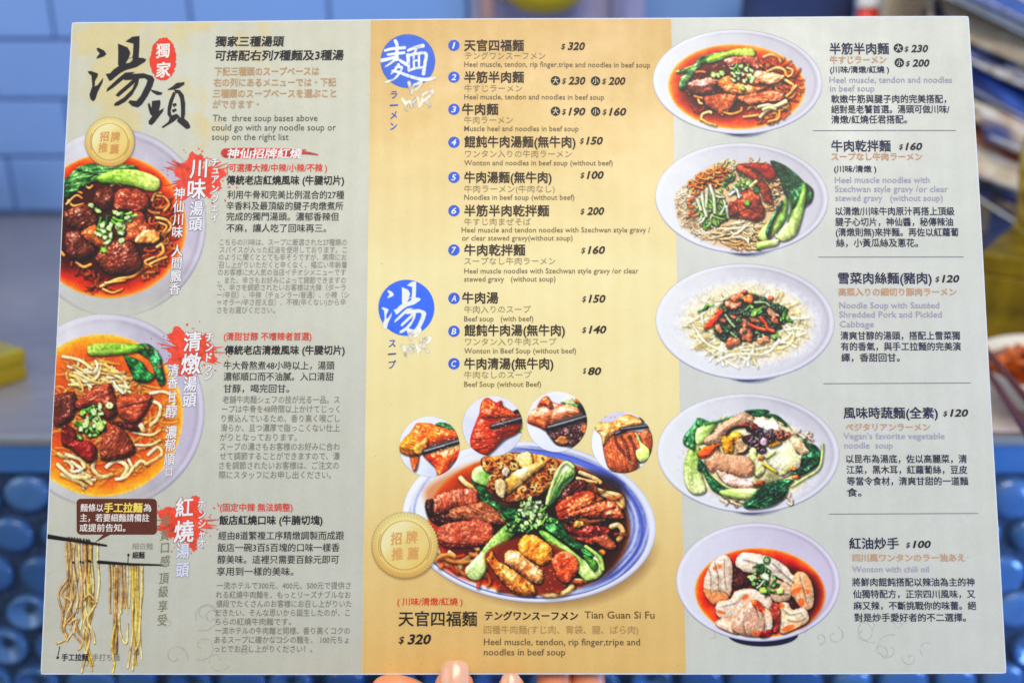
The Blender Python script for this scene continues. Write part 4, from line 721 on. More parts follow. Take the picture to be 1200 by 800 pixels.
def _pin(s, dx, dy, k=1., c=(240, 238, 230)):
    for P, a, b in (([(305, 415), (312, 450), (322, 495)], 3, 2), ([(330, 470), (336, 435), (362, 424), (392, 410), (384, 440), (352, 462)], 2, 2.6), ([(262, 535), (275, 560), (286, 612)], 3.4, 2), ([(285, 562), (312, 545), (318, 590)], 2, 2.4), ([(326, 530), (334, 555), (342, 582)], 2.6, 2), ([(340, 550), (362, 520), (372, 550), (378, 584)], 2, 2.6), ([(398, 500), (440, 482), (472, 470), (462, 500), (430, 530), (388, 560)], 2.6, 2.2), ([(388, 562), (420, 540), (440, 560), (452, 580)], 2, 2.8), ([(404, 500), (398, 535), (396, 575)], 2.2, 1.8)):
        wbrush(s, [(x*k+dx, y*k+dy) for x, y in P], a*k*1.4, c, b*k*1.4)
def print_emblem_noodle():
    s = Cv(430, 30, 6.15, 560, 720, R=3.6, seed=82); s.flat(ell(296, 260, 196, 192, 0, 60), (58, 104, 216), sm=False); s.mul((slice(None), slice(None)), 1+.12*s.nm)
    for P, a, b in (([(132, 184), (180, 172), (272, 164)], 2, 2.4), ([(206, 116), (218, 150), (214, 250)], 2.8, 2.4), ([(152, 214), (200, 208), (268, 200)], 1.8, 2.2), ([(106, 256), (160, 244), (222, 226)], 3, 2), ([(214, 236), (180, 270), (134, 300)], 2.4, 1), ([(214, 236), (250, 262), (284, 282)], 1.6, 3), ([(228, 286), (205, 320), (176, 352)], 2.4, 1), ([(212, 304), (252, 304), (238, 340), (200, 386), (136, 412)], 2, 1.4), ([(186, 330), (230, 340), (300, 366), (400, 392), (486, 384)], 2, 2.8),
                    ([(298, 184), (340, 166), (404, 150)], 2, 3), ([(360, 162), (350, 190), (338, 214)], 2.2, 1.6), ([(296, 218), (300, 270), (304, 328)], 3, 2), ([(296, 222), (350, 208), (424, 206), (420, 270), (408, 350)], 2, 2.8), ([(338, 222), (338, 260), (340, 304)], 1.8, 1.6), ([(376, 216), (376, 260), (376, 300)], 1.8, 1.6), ([(304, 326), (350, 312), (404, 306)], 2, 1.8), ([(338, 258), (376, 254)], 1.5, 1.5)): wbrush(s, P, a*1.5, w2=b*1.5)
    _pin(s, 0, 0, 1., (238, 226, 196)); return s.finish(.3, tone=0)
def print_emblem_soup():
    s = Cv(430, 320, 6.67, 600, 760, R=3.6, seed=83); s.flat(ell(308, 270, 218, 218, 0, 60), (44, 106, 244), sm=False); s.mul((slice(None), slice(None)), 1+.08*s.nm)
    for q in BR_TANG: s.flat(_map(q, .728, 57, .80, 4), (240, 240, 232), sm=False, soft=1.4)
    s.flat(_map([(356, 272), (374, 244), (400, 236), (400, 250), (380, 268)], .728, 57, .80, 4), (44, 106, 244), sm=False)
    _pin(s, 10, 15, 1.03, (240, 234, 208)); return s.finish(.3, tone=0)
def print_banner():
    s = Cv(255, 168, 3., 370, 60, R=3.4, seed=84)
    for P, a, b in (([(28, 34), (120, 32), (240, 34), (270, 36)], 11, 10), ([(30, 40), (150, 44), (250, 40)], 7, 5), ([(260, 36), (300, 32), (352, 40)], 7, 1.4), ([(256, 30), (310, 22)], 4, 1), ([(20, 34), (40, 26)], 5, 3)): s.strand(P, a, (222, 62, 50), w2=b, sh=0, spec=0, amb=1)
    s.a *= np.clip(1.15+s.nm*1.6, 0, 1); return s.finish(.3, tone=0)
def print_swirls(ox, oy, w, h, seed):
    s = Cv(ox, oy, 1., w, h, R=2.6, seed=seed); r = s.rng
    for i in range(9):
        cx, cy, R, a0, d = r.uniform(14, w-14), r.uniform(14, h-12), r.uniform(6, 20), r.uniform(0, 6.28), r.choice([-1, 1]); P = [(cx+R*(1-k*.075)*math.cos(a0+d*k*.55), cy+R*(1-k*.075)*math.sin(a0+d*k*.55)) for k in range(12)]
        s.strand(P, 1.1, (192, 192, 181), sh=0, spec=0, amb=1, al=.34)
    return s
# ================================================================ the place behind: wall, table, counter front
TZ, TY0, TY1 = .85, .738, 1.545
t = NT('table_top_laminate'); v = t.coord((1, 1, 1), (0, 0, rad(38))); v2 = t.coord((2, 26, 4), (0, 0, rad(38)))
a = t.noise(v2, 12, 4, .7); b = t.noise(v, 5, 4); c = t.ramp(a, [(.3, srgb((112, 110, 120))), (.62, srgb((144, 142, 150))), (.78, srgb((172, 168, 166)))])
t.col(t.mix(.35, c, t.ramp(b, [(.3, srgb((104, 106, 122))), (.7, srgb((154, 150, 154)))]))); t.set(Roughness=.38, Metallic=.15); t.bump(a, .25); TABLE_M = t.m
o = bm_obj('table_top', box_bm(-1.3, 1.3, TY0, TY1, TZ-.022, TZ, .003), TABLE_M); tag(o, kind='structure')
t = NT('floor_tile'); v = t.coord(); t.col(t.ramp(t.noise(v, 6, 4), [(.3, (.05, .055, .07)), (.7, (.09, .095, .11))])); t.set(Roughness=.5)
o = mesh_obj('floor', [(-4, -3, 0), (4, -3, 0), (4, 4, 0), (-4, 4, 0)], [(0, 1, 2, 3)], t.m); tag(o, kind='structure')
# tiled wall
wall = empty('wall', (0, TY1, TZ)); tag(wall, kind='structure')
t = NT('grout'); v = t.coord(); t.col(t.ramp(t.noise(v, 60, 3), [(.3, srgb((104, 134, 190))), (.7, srgb((126, 152, 204)))])); t.set(Roughness=.8)
bm_obj('wall_backing', box_bm(-1.6, 1.6, .012, .05, -.02, 1.3), t.m, wall)
t = NT('blue_glazed_tile'); v = t.coord(); oi = t.n('ShaderNodeObjectInfo').outputs['Random']
c = t.ramp(oi, [(0, srgb((112, 156, 218))), (.5, srgb((122, 164, 222))), (1, srgb((120, 154, 212)))]); t.col(t.mix(t.noise(v, 14, 3), c, srgb((124, 160, 220)))); t.set(Roughness=.3); t.bump(t.noise(v, 9, 2), .2, .004); TILE_M = t.m
TW, TH = .205, .087; tile0 = None
for j in range(10):
    for i in range(15):
        x = -1.5+(i+(.5 if j % 2 else 0))*TW; z = .004+j*TH+TH/2
        if tile0 is None: o = tile0 = bm_obj('wall_tile', box_bm(-TW/2+.0022, TW/2-.0022, 0, .012, -TH/2+.0022, TH/2-.0022, .0025), TILE_M, wall)
        else: o = tile0.copy(); COL.objects.link(o)
        o.location = (x, random.Random(i*31+j).uniform(-.0008, .0008), z)
# counter front: edge trim + panel set with round glazed pieces
front = empty('counter_front', (0, TY0, TZ)); tag(front, 'blue counter front set with round glossy discs below the table edge', 'counter')
t = NT('blue_trim'); v = t.coord(); t.col(t.mix(t.noise(v, 20, 3), srgb((60, 104, 158)), srgb((74, 122, 176)))); t.set(Roughness=.28); TRIM = t.m
bm_obj('edge_trim', box_bm(-1.3, 1.3, -.006, .02, -.0315, -.0062, .002), TRIM, front)
t = NT('aluminium_strip'); v = t.coord((3, 60, 60)); t.col(t.ramp(t.noise(v, 30, 4, .7), [(.3, srgb((130, 134, 150))), (.7, srgb((190, 190, 170)))])); t.set(Roughness=.35, Metallic=.5)
bm_obj('edge_strip', box_bm(-1.3, 1.3, -.0085, .0, -.0055, .0012, .001), t.m, front)
t = NT('blue_render_coat'); v = t.coord(); n = t.noise(v, 160, 4, .7); t.col(t.ramp(n, [(.3, srgb((22, 38, 66))), (.6, srgb((46, 68, 98))), (.8, srgb((116, 132, 136)))])); t.set(Roughness=.6); t.bump(n, .6, .003)
bm_obj('front_panel', box_bm(-1.3, 1.3, 0, .03, -.85, -.033), t.m, front)
t = NT('blue_glazed_disc'); v = t.coord(); oi = t.n('ShaderNodeObjectInfo').outputs['Random']
c = t.ramp(oi, [(0, srgb((44, 80, 126))), (.4, srgb((64, 108, 160))), (.75, srgb((92, 134, 180))), (1, srgb((50, 88, 138)))]); t.col(t.mix(t.noise(v, 50, 3), c, srgb((60, 102, 152)))); t.set(Roughness=.2); t.b.inputs['Coat Weight'].default_value = .6; DISC = t.m
def disc_mesh(kind):
    R = .0205
    if kind == 0: prof = [(R, .001), (R*1.0, -.005), (R*.93, -.0075), (R*.84, -.0068), (R*.55, -.003), (R*.25, .0005), (.0001, .0012)]     # dished
    elif kind == 1: prof = [(R, .001), (R, -.0035), (R*.94, -.0056), (R*.6, -.0062), (R*.3, -.0064), (.0001, -.0064)]                     # flat
    else: prof = [(R, .001), (R*.98, -.003), (R*.9, -.0058), (R*.6, -.0082), (R*.3, -.0090), (.0001, -.0092)]                             # domed
    vs, fs = lathe(prof, 22); vs = [(x, z, y*.86) for x, y, z in vs]
    me = bpy.data.meshes.new('glazed_disc'); me.from_pydata(vs, [], [tuple(reversed(f)) for f in fs]); me.update(); me.polygons.foreach_set('use_smooth', [True]*len(me.polygons)); me.materials.append(DISC); return me
DM = [disc_mesh(k) for k in range(3)]; R_ = random.Random(5)
for j in range(9):
    for i in range(32):
        x = -.72+(i+(.5 if j % 2 else 0))*.0455+R_.uniform(-.003, .003); z = -.055-j*.0375+R_.uniform(-.003, .003)
        o = bpy.data.objects.new('glazed_disc', DM[(R_.choice([0, 0, 1, 1, 2]))]); COL.objects.link(o); o.parent = front; o.location = (x, 0, z)
        s = R_.uniform(.86, 1.08); o.scale = (s, 1, s); o.rotation_euler = (0, rad(R_.uniform(-30, 30)), 0)
# ================================================================ things on the table, out of focus
def crumple(bm, amp, sc, seed=0):
    from mathutils import noise
    for v in bm.verts: v.co += noise.noise_vector(v.co*sc+Vector((seed, 0, 0)))*amp
t = NT('gold_lacquer'); v = t.coord(); t.col(t.mix(t.noise(v, 30, 3), srgb((214, 172, 20)), srgb((236, 204, 60)))); t.set(Metallic=.75, Roughness=.26); GOLD = t.m
t = NT('dark_gold_card'); v = t.coord((3, 3, 3)); t.col(t.ramp(t.noise(v, 9, 3), [(.3, srgb((92, 76, 12))), (.7, srgb((170, 142, 20)))])); t.set(Metallic=.5, Roughness=.4); DGOLD = t.m
p = on_z(-34, 466, TZ)
gb = empty('gold_box', (p.x, p.y, TZ), (0, 0, rad(-33))); tag(gb, 'shiny gold box lying on the grey table left of the menu', 'box')
bm_obj('box_base', box_bm(-.17, 0, 0, .055, .0005, .016, .0015), GOLD, gb); bm_obj('box_lid', box_bm(-.1715, .0015, -.0015, .0565, .0165, .030, .003), GOLD, gb)
# left edge: a blurred green plant pot
p = on_z(-42, 270, TZ); t = NT('potted_leaf'); v = t.coord(); t.col(t.ramp(t.noise(v, 40, 3), [(.3, (.03, .06, .02)), (.7, (.09, .13, .05))])); LEAF = t.m
pot = empty('potted_plant', (p.x, p.y, TZ)); tag(pot, 'small leafy potted plant against the blue tiles at the left edge', 'plant')
t = NT('terracotta'); v = t.coord(); t.col(t.mix(t.noise(v, 40, 3), (.18, .13, .07), (.26, .19, .1))); t.set(Roughness=.7)
vs, fs = lathe([(.0001, .001), (.030, .001), (.038, .055), (.041, .056), (.041, .064), (.036, .064), (.034, .054), (.0001, .052)], 24); mesh_obj('pot', vs, fs, t.m, pot, smooth=True)
bm = bmesh.new(); rr = random.Random(3)
for k in range(70):
    a = rr.uniform(0, 6.28); L = rr.uniform(.035, .075); el = rr.uniform(.2, 1.4); c = Vector((math.cos(a)*math.cos(el), math.sin(a)*math.cos(el), math.sin(el))); s_ = Vector((-math.sin(a), math.cos(a), 0))*L*.18; b0 = Vector((0, 0, .052))+c*.006
    q = [bm.verts.new(b0), bm.verts.new(b0+c*L*.5+s_), bm.verts.new(b0+c*L+Vector((0, 0, -.012))), bm.verts.new(b0+c*L*.5-s_)]; bm.faces.new(q)
bm_obj('foliage', bm, LEAF, pot)
# magazines and papers heaped on the right
def paper_mat(a, b, c, sc, seed):
    t = NT('printed_paper'); v = t.coord((sc, sc*2.6, 1), (0, 0, rad(seed*17)), (seed, 0, 0)); n = t.noise(v, 7, 4, .6); c1 = t.ramp(n, [(.36, a), (.5, b), (.62, c), (.66, b)]); t.col(c1); t.set(Roughness=.4); return t.m
cream, navy, dark, tan_, rust, wht, blue = srgb((226, 212, 180)), srgb((52, 66, 120)), srgb((22, 22, 30)), srgb((186, 160, 122)), srgb((170, 92, 50)), srgb((226, 222, 214)), srgb((74, 108, 190))
sets = [(navy, dark, tan_), (cream, tan_, navy), (dark, navy, cream), (tan_, cream, rust), (dark, rust, tan_), (navy, tan_, wht), (cream, wht, tan_), (dark, navy, blue), (rust, cream, dark), (blue, navy, cream), (dark, dark, navy), (cream, tan_, cream), (navy, blue, dark), (cream, wht, cream)]
labs = ['dark grey magazine at the foot of the heap right of the menu', 'cream and tan magazine second from the foot of the heap', 'dark navy magazine sticking out towards the gold carton', 'tan and cream magazine with rust patches low in the heap', 'dark magazine with rust coloured picture in mid heap', 'navy and tan magazine fanned out in mid heap', 'pale cream leaflet pushed out left from mid heap', 'black and blue magazine slanting across mid heap', 'rust and cream magazine above the black and blue one', 'blue covered magazine in the upper half of the heap', 'almost black magazine in the upper half of the heap', 'cream newspaper folded near the top of the heap', 'bright blue magazine just under the top paper', 'cream newspaper lying on top of the heap']
PAGES = paper_mat(wht, cream, tan_, 8, 3); pb = on_z(1165, 262, TZ); rr = random.Random(8); zz = TZ
for i, (st, lb) in enumerate(zip(sets, labs)):
    th = rr.uniform(.006, .009); wd, dp = rr.uniform(.26, .34), rr.uniform(.2, .25); zz += th/2+.0012
    m = paper_mat(*st, rr.uniform(1, 3), i+1)
    mg = empty('magazine' if 'magazine' in lb else ('leaflet' if 'leaflet' in lb else 'newspaper'), (.70+rr.uniform(-.035, .02)-i*.003, 1.17+i*.0125, TZ+.085+i*.0185), (rad(20+rr.uniform(-4, 4)), rad(24+rr.uniform(-6, 6)), rad(-10+rr.uniform(-14, 14)))); tag(mg, lb, 'magazine' if 'magazine' in lb else 'paper', 'heap of magazines and papers right of the menu')
    n = 3
    for k in range(n):
        z0 = -th/2+k*th/n; bm = box_bm(-wd/2+rr.uniform(-.004, .004), wd/2, -dp/2+rr.uniform(-.004, .004), dp/2, z0, z0+th/n-.0006, .0004, 1); bm_obj('cover' if k == n-1 else 'page_block', bm, m if k != 1 else PAGES, mg)
    zz += th/2
# upright items at the wall top right of centre
def soft(name, label, cat, px, py, y, sx, sy, sz, mat, seed, amp=.012):
    p = on_y(px, py, y); bm = bmesh.new(); bmesh.ops.create_icosphere(bm, subdivisions=4, radius=1)
    for v in bm.verts: v.co = Vector((math.copysign(abs(v.co.x)**.7, v.co.x)*sx, math.copysign(abs(v.co.y)**.8, v.co.y)*sy, math.copysign(abs(v.co.z)**.7, v.co.z)*sz))
    crumple(bm, amp, 14, seed); o = bm_obj(name, bm, mat, None, smooth=True); o.location = p; tag(o, label, cat); return o
def plain(name, c, r=.6, c2=None):
    t = NT(name); v = t.coord(); t.col(t.mix(t.noise(v, 30, 4), srgb(c), srgb(c2 or tuple(min(255, q*1.18) for q in c)))); t.set(Roughness=r); return t.m
# yellow round lantern hanging in front of the tiles
p = on_y(638, -30, 1.45); vs, fs = lathe([(.0001, -.052), (.03, -.048), (.055, -.03), (.064, 0), (.055, .03), (.03, .048), (.0001, .052)], 32)
ln = empty('paper_lantern', p); tag(ln, 'yellow round lantern hanging before the tiles above the menu', 'lantern'); mesh_obj('lantern_shade', vs, fs, plain('yellow_paper', (196, 170, 10), .6), ln, smooth=True)
vs, fs = lathe([(.0012, .05), (.0012, .5)], 8); mesh_obj('cord', vs, fs, plain('cord_black', (30, 30, 30)), ln)
for px, lb in ((572, 'brown wooden post left of the yellow lantern'), (722, 'grey metal post right of the yellow lantern')):
    p = on_y(px, 60, 1.49); o = bm_obj('post', box_bm(-.009, .009, -.009, .009, TZ-p.z, .55, .002), plain('post_paint', (150, 120, 116) if px < 600 else (110, 112, 140)), None); o.location = p; tag(o, lb, 'post')
o = bm_obj('backrest_board', box_bm(-.12, .13, -.006, .006, -.15, .2, .004), plain('mauve_board', (140, 136, 168))); o.location = on_y(650, 30, 1.515); tag(o, 'dull mauve board behind the yellow lantern', 'board')
# shirt-blue bag, red bottle
soft('cloth_bag', 'dark navy cloth bag by the wall behind the menu top', 'bag', 930, 40, 1.42, .075, .05, .11, plain('navy_cloth', (38, 50, 88), .9), 3)
p = on_z(1016, 130, TZ); p = Vector((on_y(1016, 30, 1.36).x, 1.36, TZ)); bt = empty('sauce_bottle', p); tag(bt, 'orange red sauce bottle standing between the navy bag and the papers', 'bottle')
top = on_y(1016, -25, 1.36).z-TZ
vs, fs = lathe([(.0001, .001), (.030, .001), (.032, .01), (.032, top*.62), (.024, top*.78), (.014, top*.84), (.0135, top*.9), (.0001, top*.9)], 28); mesh_obj('bottle_body', vs, fs, plain('red_plastic', (214, 52, 24), .3), bt, smooth=True)
vs, fs = lathe([(.016, top*.9+.0005), (.016, top*.97), (.006, top), (.0001, top)], 24); mesh_obj('cap', vs, fs, plain('white_cap', (220, 220, 214), .4), bt)
o = bm_obj('cardboard_box', box_bm(-.09, .1, -.05, .05, 0, .335, .004), plain('beige_card', (206, 190, 160), .8)); o.location = (on_y(1095, 30, 1.47).x, 1.47, TZ); tag(o, 'tall beige cardboard box behind the papers top right', 'box')
# gold carton + crumpled foil
p = on_z(1142, 436, TZ); gc = empty('gold_carton', (p.x+.0, p.y+.02, TZ), (0, 0, rad(-36))); tag(gc, 'dark gold carton beside the menu under crumpled foil', 'carton')
bm_obj('carton_body', box_bm(0, .22, 0, .12, .0005, .092, .003), DGOLD, gc); bm_obj('carton_lid', box_bm(-.002, .222, -.002, .122, .0925, .112, .003), DGOLD, gc)
t = NT('yellow_foil'); v = t.coord(); t.col(t.ramp(t.noise(v, 50, 3), [(.35, srgb((120, 92, 6))), (.5, srgb((220, 186, 20))), (.7, srgb((246, 232, 130)))])); t.set(Metallic=.45, Roughness=.3); t.bump(t.noise(v, 80, 3), .7, .006)
soft('crumpled_foil', 'bright yellow crumpled foil on the gold carton at the right edge', 'foil', 1236, 236, .96, .036, .04, .075, t.m, 9, .02)
# beige mat, bowl, chopsticks
t = NT('beige_paper_mat'); v = t.coord(); t.col(t.ramp(t.noise(v, 60, 4), [(.3, srgb((206, 186, 172))), (.7, srgb((226, 208, 194)))])); t.set(Roughness=.55)
o = bm_obj('place_mat', box_bm(.385, .80, TY0+.004, TY0+.30, TZ+.0006, TZ+.0026, .0008, 1), t.m); tag(o, 'beige paper place mat under the noodle bowl on the right', 'mat')
p = on_z(1246, 500, TZ); bz = TZ+.0026
bw = empty('noodle_bowl', (p.x+.012, p.y+.018, bz)); tag(bw, 'pale bowl of red noodle soup standing on the beige mat', 'bowl')
vs, fs = lathe([(.0001, .002), (.030, .002), (.032, 0), (.035, 0), (.036, .005), (.060, .016), (.076, .036), (.080, .044), (.0785, .045), (.073, .036), (.057, .0185), (.03, .009), (.0001, .008)], 56)
mesh_obj('bowl_body', vs, fs, plain('bowl_glaze', (214, 208, 196), .25), bw, smooth=True)
t = NT('red_broth'); v = t.coord(); t.col(t.ramp(t.noise(v, 40, 4), [(.35, srgb((36, 8, 6))), (.5, srgb((120, 26, 10))), (.65, srgb((196, 74, 20)))])); t.set(Roughness=.12)
vs, fs = lathe([(.0722, .036), (.0001, .0362)], 40); mesh_obj('broth', vs, fs, t.m, bw)
bm = bmesh.new(); rr = random.Random(4)
def tube(bm, pts, r, n=6):
    rings = []
    for k, q in enumerate(pts):
        d = (pts[min(k+1, len(pts)-1)]-pts[max(k-1, 0)]).normalized(); u = d.orthogonal().normalized(); w_ = d.cross(u); rings.append([bm.verts.new(q+(u*math.cos(6.283*i/n)+w_*math.sin(6.283*i/n))*r) for i in range(n)])
    for a, b in zip(rings, rings[1:]):
        for i in range(n): bm.faces.new((a[i], a[(i+1) % n], b[(i+1) % n], b[i]))
    bm.faces.new(rings[0]); bm.faces.new(list(reversed(rings[-1])))
for k in range(20):
    a = rr.uniform(0, 6.28); r0 = rr.uniform(.008, .06); x, y = r0*math.cos(a), r0*math.sin(a); h = rr.uniform(0, 6.28); pts = []
    for s_ in range(8):
        pts.append(Vector((x, y, .037+.004*math.sin(s_*.8+k)+.002))); h += rr.uniform(-.7, .7); nx, ny = x+.008*math.cos(h), y+.008*math.sin(h)
        if math.hypot(nx, ny) > .064: h += 2.2; nx, ny = x*.93, y*.93
        x, y = nx, ny
    tube(bm, pts, .0019)
o = bm_obj('noodles', bm, plain('noodle_orange', (206, 104, 40), .35), bw, smooth=True); o['kind'] = 'stuff'
t = NT('lacquer_red_brown'); v = t.coord(); t.col(t.mix(t.noise(v, 30, 3), srgb((70, 22, 20)), srgb((110, 44, 36)))); t.set(Roughness=.2); LACQ = t.m
for k, (a, b, lb) in enumerate((((1154, 408), (1212, 478), 'upper dark red chopstick laid across the noodle bowl'), ((1150, 424), (1206, 510), 'lower dark red chopstick laid across the noodle bowl'))):
    A, B = on_z(*a, bz+.053), on_z(*b, bz+.053); d = (B-A).normalized(); A = A-d*.05; B = A+d*.235; bm = bmesh.new()
    n = 8; u = d.orthogonal().normalized(); w_ = d.cross(u); r0 = [bm.verts.new(A+(u*math.cos(6.283*i/n)+w_*math.sin(6.283*i/n))*.0021) for i in range(n)]; r1 = [bm.verts.new(B+(u*math.cos(6.283*i/n)+w_*math.sin(6.283*i/n))*.0036) for i in range(n)]
    for i in range(n): bm.faces.new((r0[i], r0[(i+1) % n], r1[(i+1) % n], r1[i]))
    bm.faces.new(r0); bm.faces.new(list(reversed(r1))); bmesh.ops.recalc_face_normals(bm, faces=bm.faces); o = bm_obj('chopstick', bm, LACQ); tag(o, lb, 'chopstick', 'pair of chopsticks on the noodle bowl')
# ================================================================ the menu sheet
menu = empty('menu'); menu.matrix_world = MM; tag(menu, 'large printed noodle menu in Chinese, Japanese and English held upright by a hand', 'menu')
t = NT('card_edge'); v = t.coord((1, 1, 1)); t.col(t.mix(t.noise(v, 300, 3), srgb((196, 204, 214)), srgb((222, 228, 232)))); t.set(Roughness=.5)
def grid(name, x0, x1, y0, y1, nx, ny, z, mat, back=None):
    VV = [(x0+(x1-x0)*i/nx, y0+(y1-y0)*j/ny, z) for j in range(ny+1) for i in range(nx+1)]; N = len(VV); q = nx+1
    FF = [(j*q+i, j*q+i+1, (j+1)*q+i+1, (j+1)*q+i) for j in range(ny) for i in range(nx)]
    if back is not None:
        VV += [(x, y, back) for x, y, _ in VV]; FF += [tuple(reversed([k+N for k in f])) for f in FF]
        ring = list(range(q))+[j*q+nx for j in range(1, ny+1)]+[ny*q+i for i in range(nx-1, -1, -1)]+[j*q for j in range(ny-1, 0, -1)]
        FF += [(b, a, a+N, b+N) for a, b in zip(ring, ring[1:]+ring[:1])]
        for c_ in (0, nx, ny*q, ny*q+nx):                                # corners a little blunted by use
            for k in (c_, c_+N): x, y, z_ = VV[k]; VV[k] = (x*.9988, y*.9985, z_)
    return mesh_obj(name, VV, FF, mat, menu)
grid('card', -MW/2, MW/2, -MH/2, MH/2, 210, 148, 0, t.m, -.0024)
def bx(px, py): return LM(px, py)[0]
UL, UR = (bx(434, 22)+bx(424.8, 789))/2, (bx(786.5, 20)+bx(804, 789))/2
def paper(name, kind):
    t = NT(name); c = t.n('ShaderNodeTexCoord').outputs['Object']; sx = t.n('ShaderNodeSeparateXYZ'); t.l(c, sx.inputs[0])
    yy = t.n('ShaderNodeMath', operation='MULTIPLY_ADD'); t.l(sx.outputs[1], yy.inputs[0]); yy.inputs[1].default_value = 1/MH; yy.inputs[2].default_value = .5
    nf = t.noise(c, 700, 3, .7); nm = t.noise(c, 60, 4, .6); nl = t.noise(c, 14, 3, .5)
    wv = t.n('ShaderNodeTexWave', wave_type='BANDS', bands_direction='X'); wv.inputs['Scale'].default_value = 36; wv.inputs['Distortion'].default_value = .8; wv.inputs['Detail'].default_value = 2; t.l(c, wv.inputs[0])
    if kind == 'mid': base = t.ramp(yy.outputs[0], [(0, srgb((224, 182, 106), INK)), (.16, srgb((230, 196, 122), INK)), (.34, srgb((240, 222, 156), INK)), (.6, srgb((240, 224, 162), INK)), (.82, srgb((228, 194, 120), INK)), (1, srgb((216, 174, 100), INK))])
    elif kind == 'left': base = t.ramp(yy.outputs[0], [(0, srgb((194, 193, 178), INK)), (.4, srgb((202, 202, 187), INK)), (.75, srgb((205, 205, 186), INK)), (1, srgb((205, 203, 182), INK))])
    else: base = t.ramp(yy.outputs[0], [(0, srgb((203, 204, 192), INK)), (.5, srgb((208, 209, 199), INK)), (1, srgb((203, 205, 192), INK))])
    if kind == 'left':                          # ochre water stains printed in the upper left corner
        d = t.n('ShaderNodeVectorMath', operation='DISTANCE'); t.l(c, d.inputs[0]); d.inputs[1].default_value = (*Lv(150, 60), 0)
        m = t.n('ShaderNodeMath', operation='MULTIPLY_ADD'); t.l(d.outputs['Value'], m.inputs[0]); m.inputs[1].default_value = -3.4; m.inputs[2].default_value = .235
        s_ = t.n('ShaderNodeMath', operation='ADD'); t.l(m.outputs[0], s_.inputs[0]); t.l(t.noise(c, 45, 3, .6), s_.inputs[1]); s2 = t.n('ShaderNodeMapRange'); t.l(s_.outputs[0], s2.inputs[0]); s2.inputs[1].default_value = .60; s2.inputs[2].default_value = .72
        base = t.mix(s2.outputs[0], base, srgb((214, 200, 148), INK))
        # thin ochre crack line between the two bowls
        s3 = t.ramp(t.noise(c, 22, 4, .7), [(.492, (0, 0, 0)), (.5, (.2, .2, .2)), (.508, (0, 0, 0))]); base = t.mix(s3, base, srgb((206, 192, 140), INK))
    g = .035 if kind == 'mid' else .022
    x = t.mix(g, base, t.mix(1., wv.outputs[0], (1, 1, 1), 'MIX') if False else wv.outputs[0], 'SOFT_LIGHT')  # light and dark bands of the board's corrugation tinted into the paper colour
    x = t.mix(.30, x, t.ramp(nf, [(.3, (.38, .38, .36)), (.7, (.62, .62, .62))]), 'SOFT_LIGHT'); x = t.mix(.35, x, t.ramp(nm, [(.3, (.4, .4, .38)), (.7, (.6, .6, .6))]), 'SOFT_LIGHT'); x = t.mix(.35, x, t.ramp(nl, [(.3, (.42, .42, .4)), (.7, (.58, .58, .58))]), 'SOFT_LIGHT')
    vz = t.n('ShaderNodeTexVoronoi'); vz.inputs['Scale'].default_value = 240; t.l(c, vz.inputs['Vector']); sp = t.ramp(vz.outputs['Distance'], [(.05, (1, 1, 1)), (.11, (0, 0, 0))]); gate = t.ramp(t.noise(c, 130, 2), [(.60, (0, 0, 0)), (.66, (.45, .45, .45))])
    spk = t.mix(1., sp, gate, 'MULTIPLY'); x = t.mix(spk, x, srgb((150, 128, 86)))
    t.col(x); rg = t.n('ShaderNodeMapRange'); t.l(t.noise(c, 18, 5, .65), rg.inputs[0]); rg.inputs[1].default_value = .35; rg.inputs[2].default_value = .65; rg.inputs[3].default_value = .30; rg.inputs[4].default_value = .52; t.l(rg.outputs[0], t.b.inputs['Roughness']); t.b.inputs['Specular IOR Level'].default_value = .45; t.bump(wv.outputs[0], .05, .0006); return t.m
e = .0005
for nm, x0, x1, kd in (('left_panel', -MW/2+e, UL-.00005, 'left'), ('price_panel', UL+.00005, UR-.00005, 'mid'), ('right_panel', UR+.00005, MW/2-e, 'right')):
    grid(nm, x0, x1, -MH/2+e, MH/2-e, max(8, int((x1-x0)/.002)), 148, Z_PANEL, paper(nm+'_paper', kd))
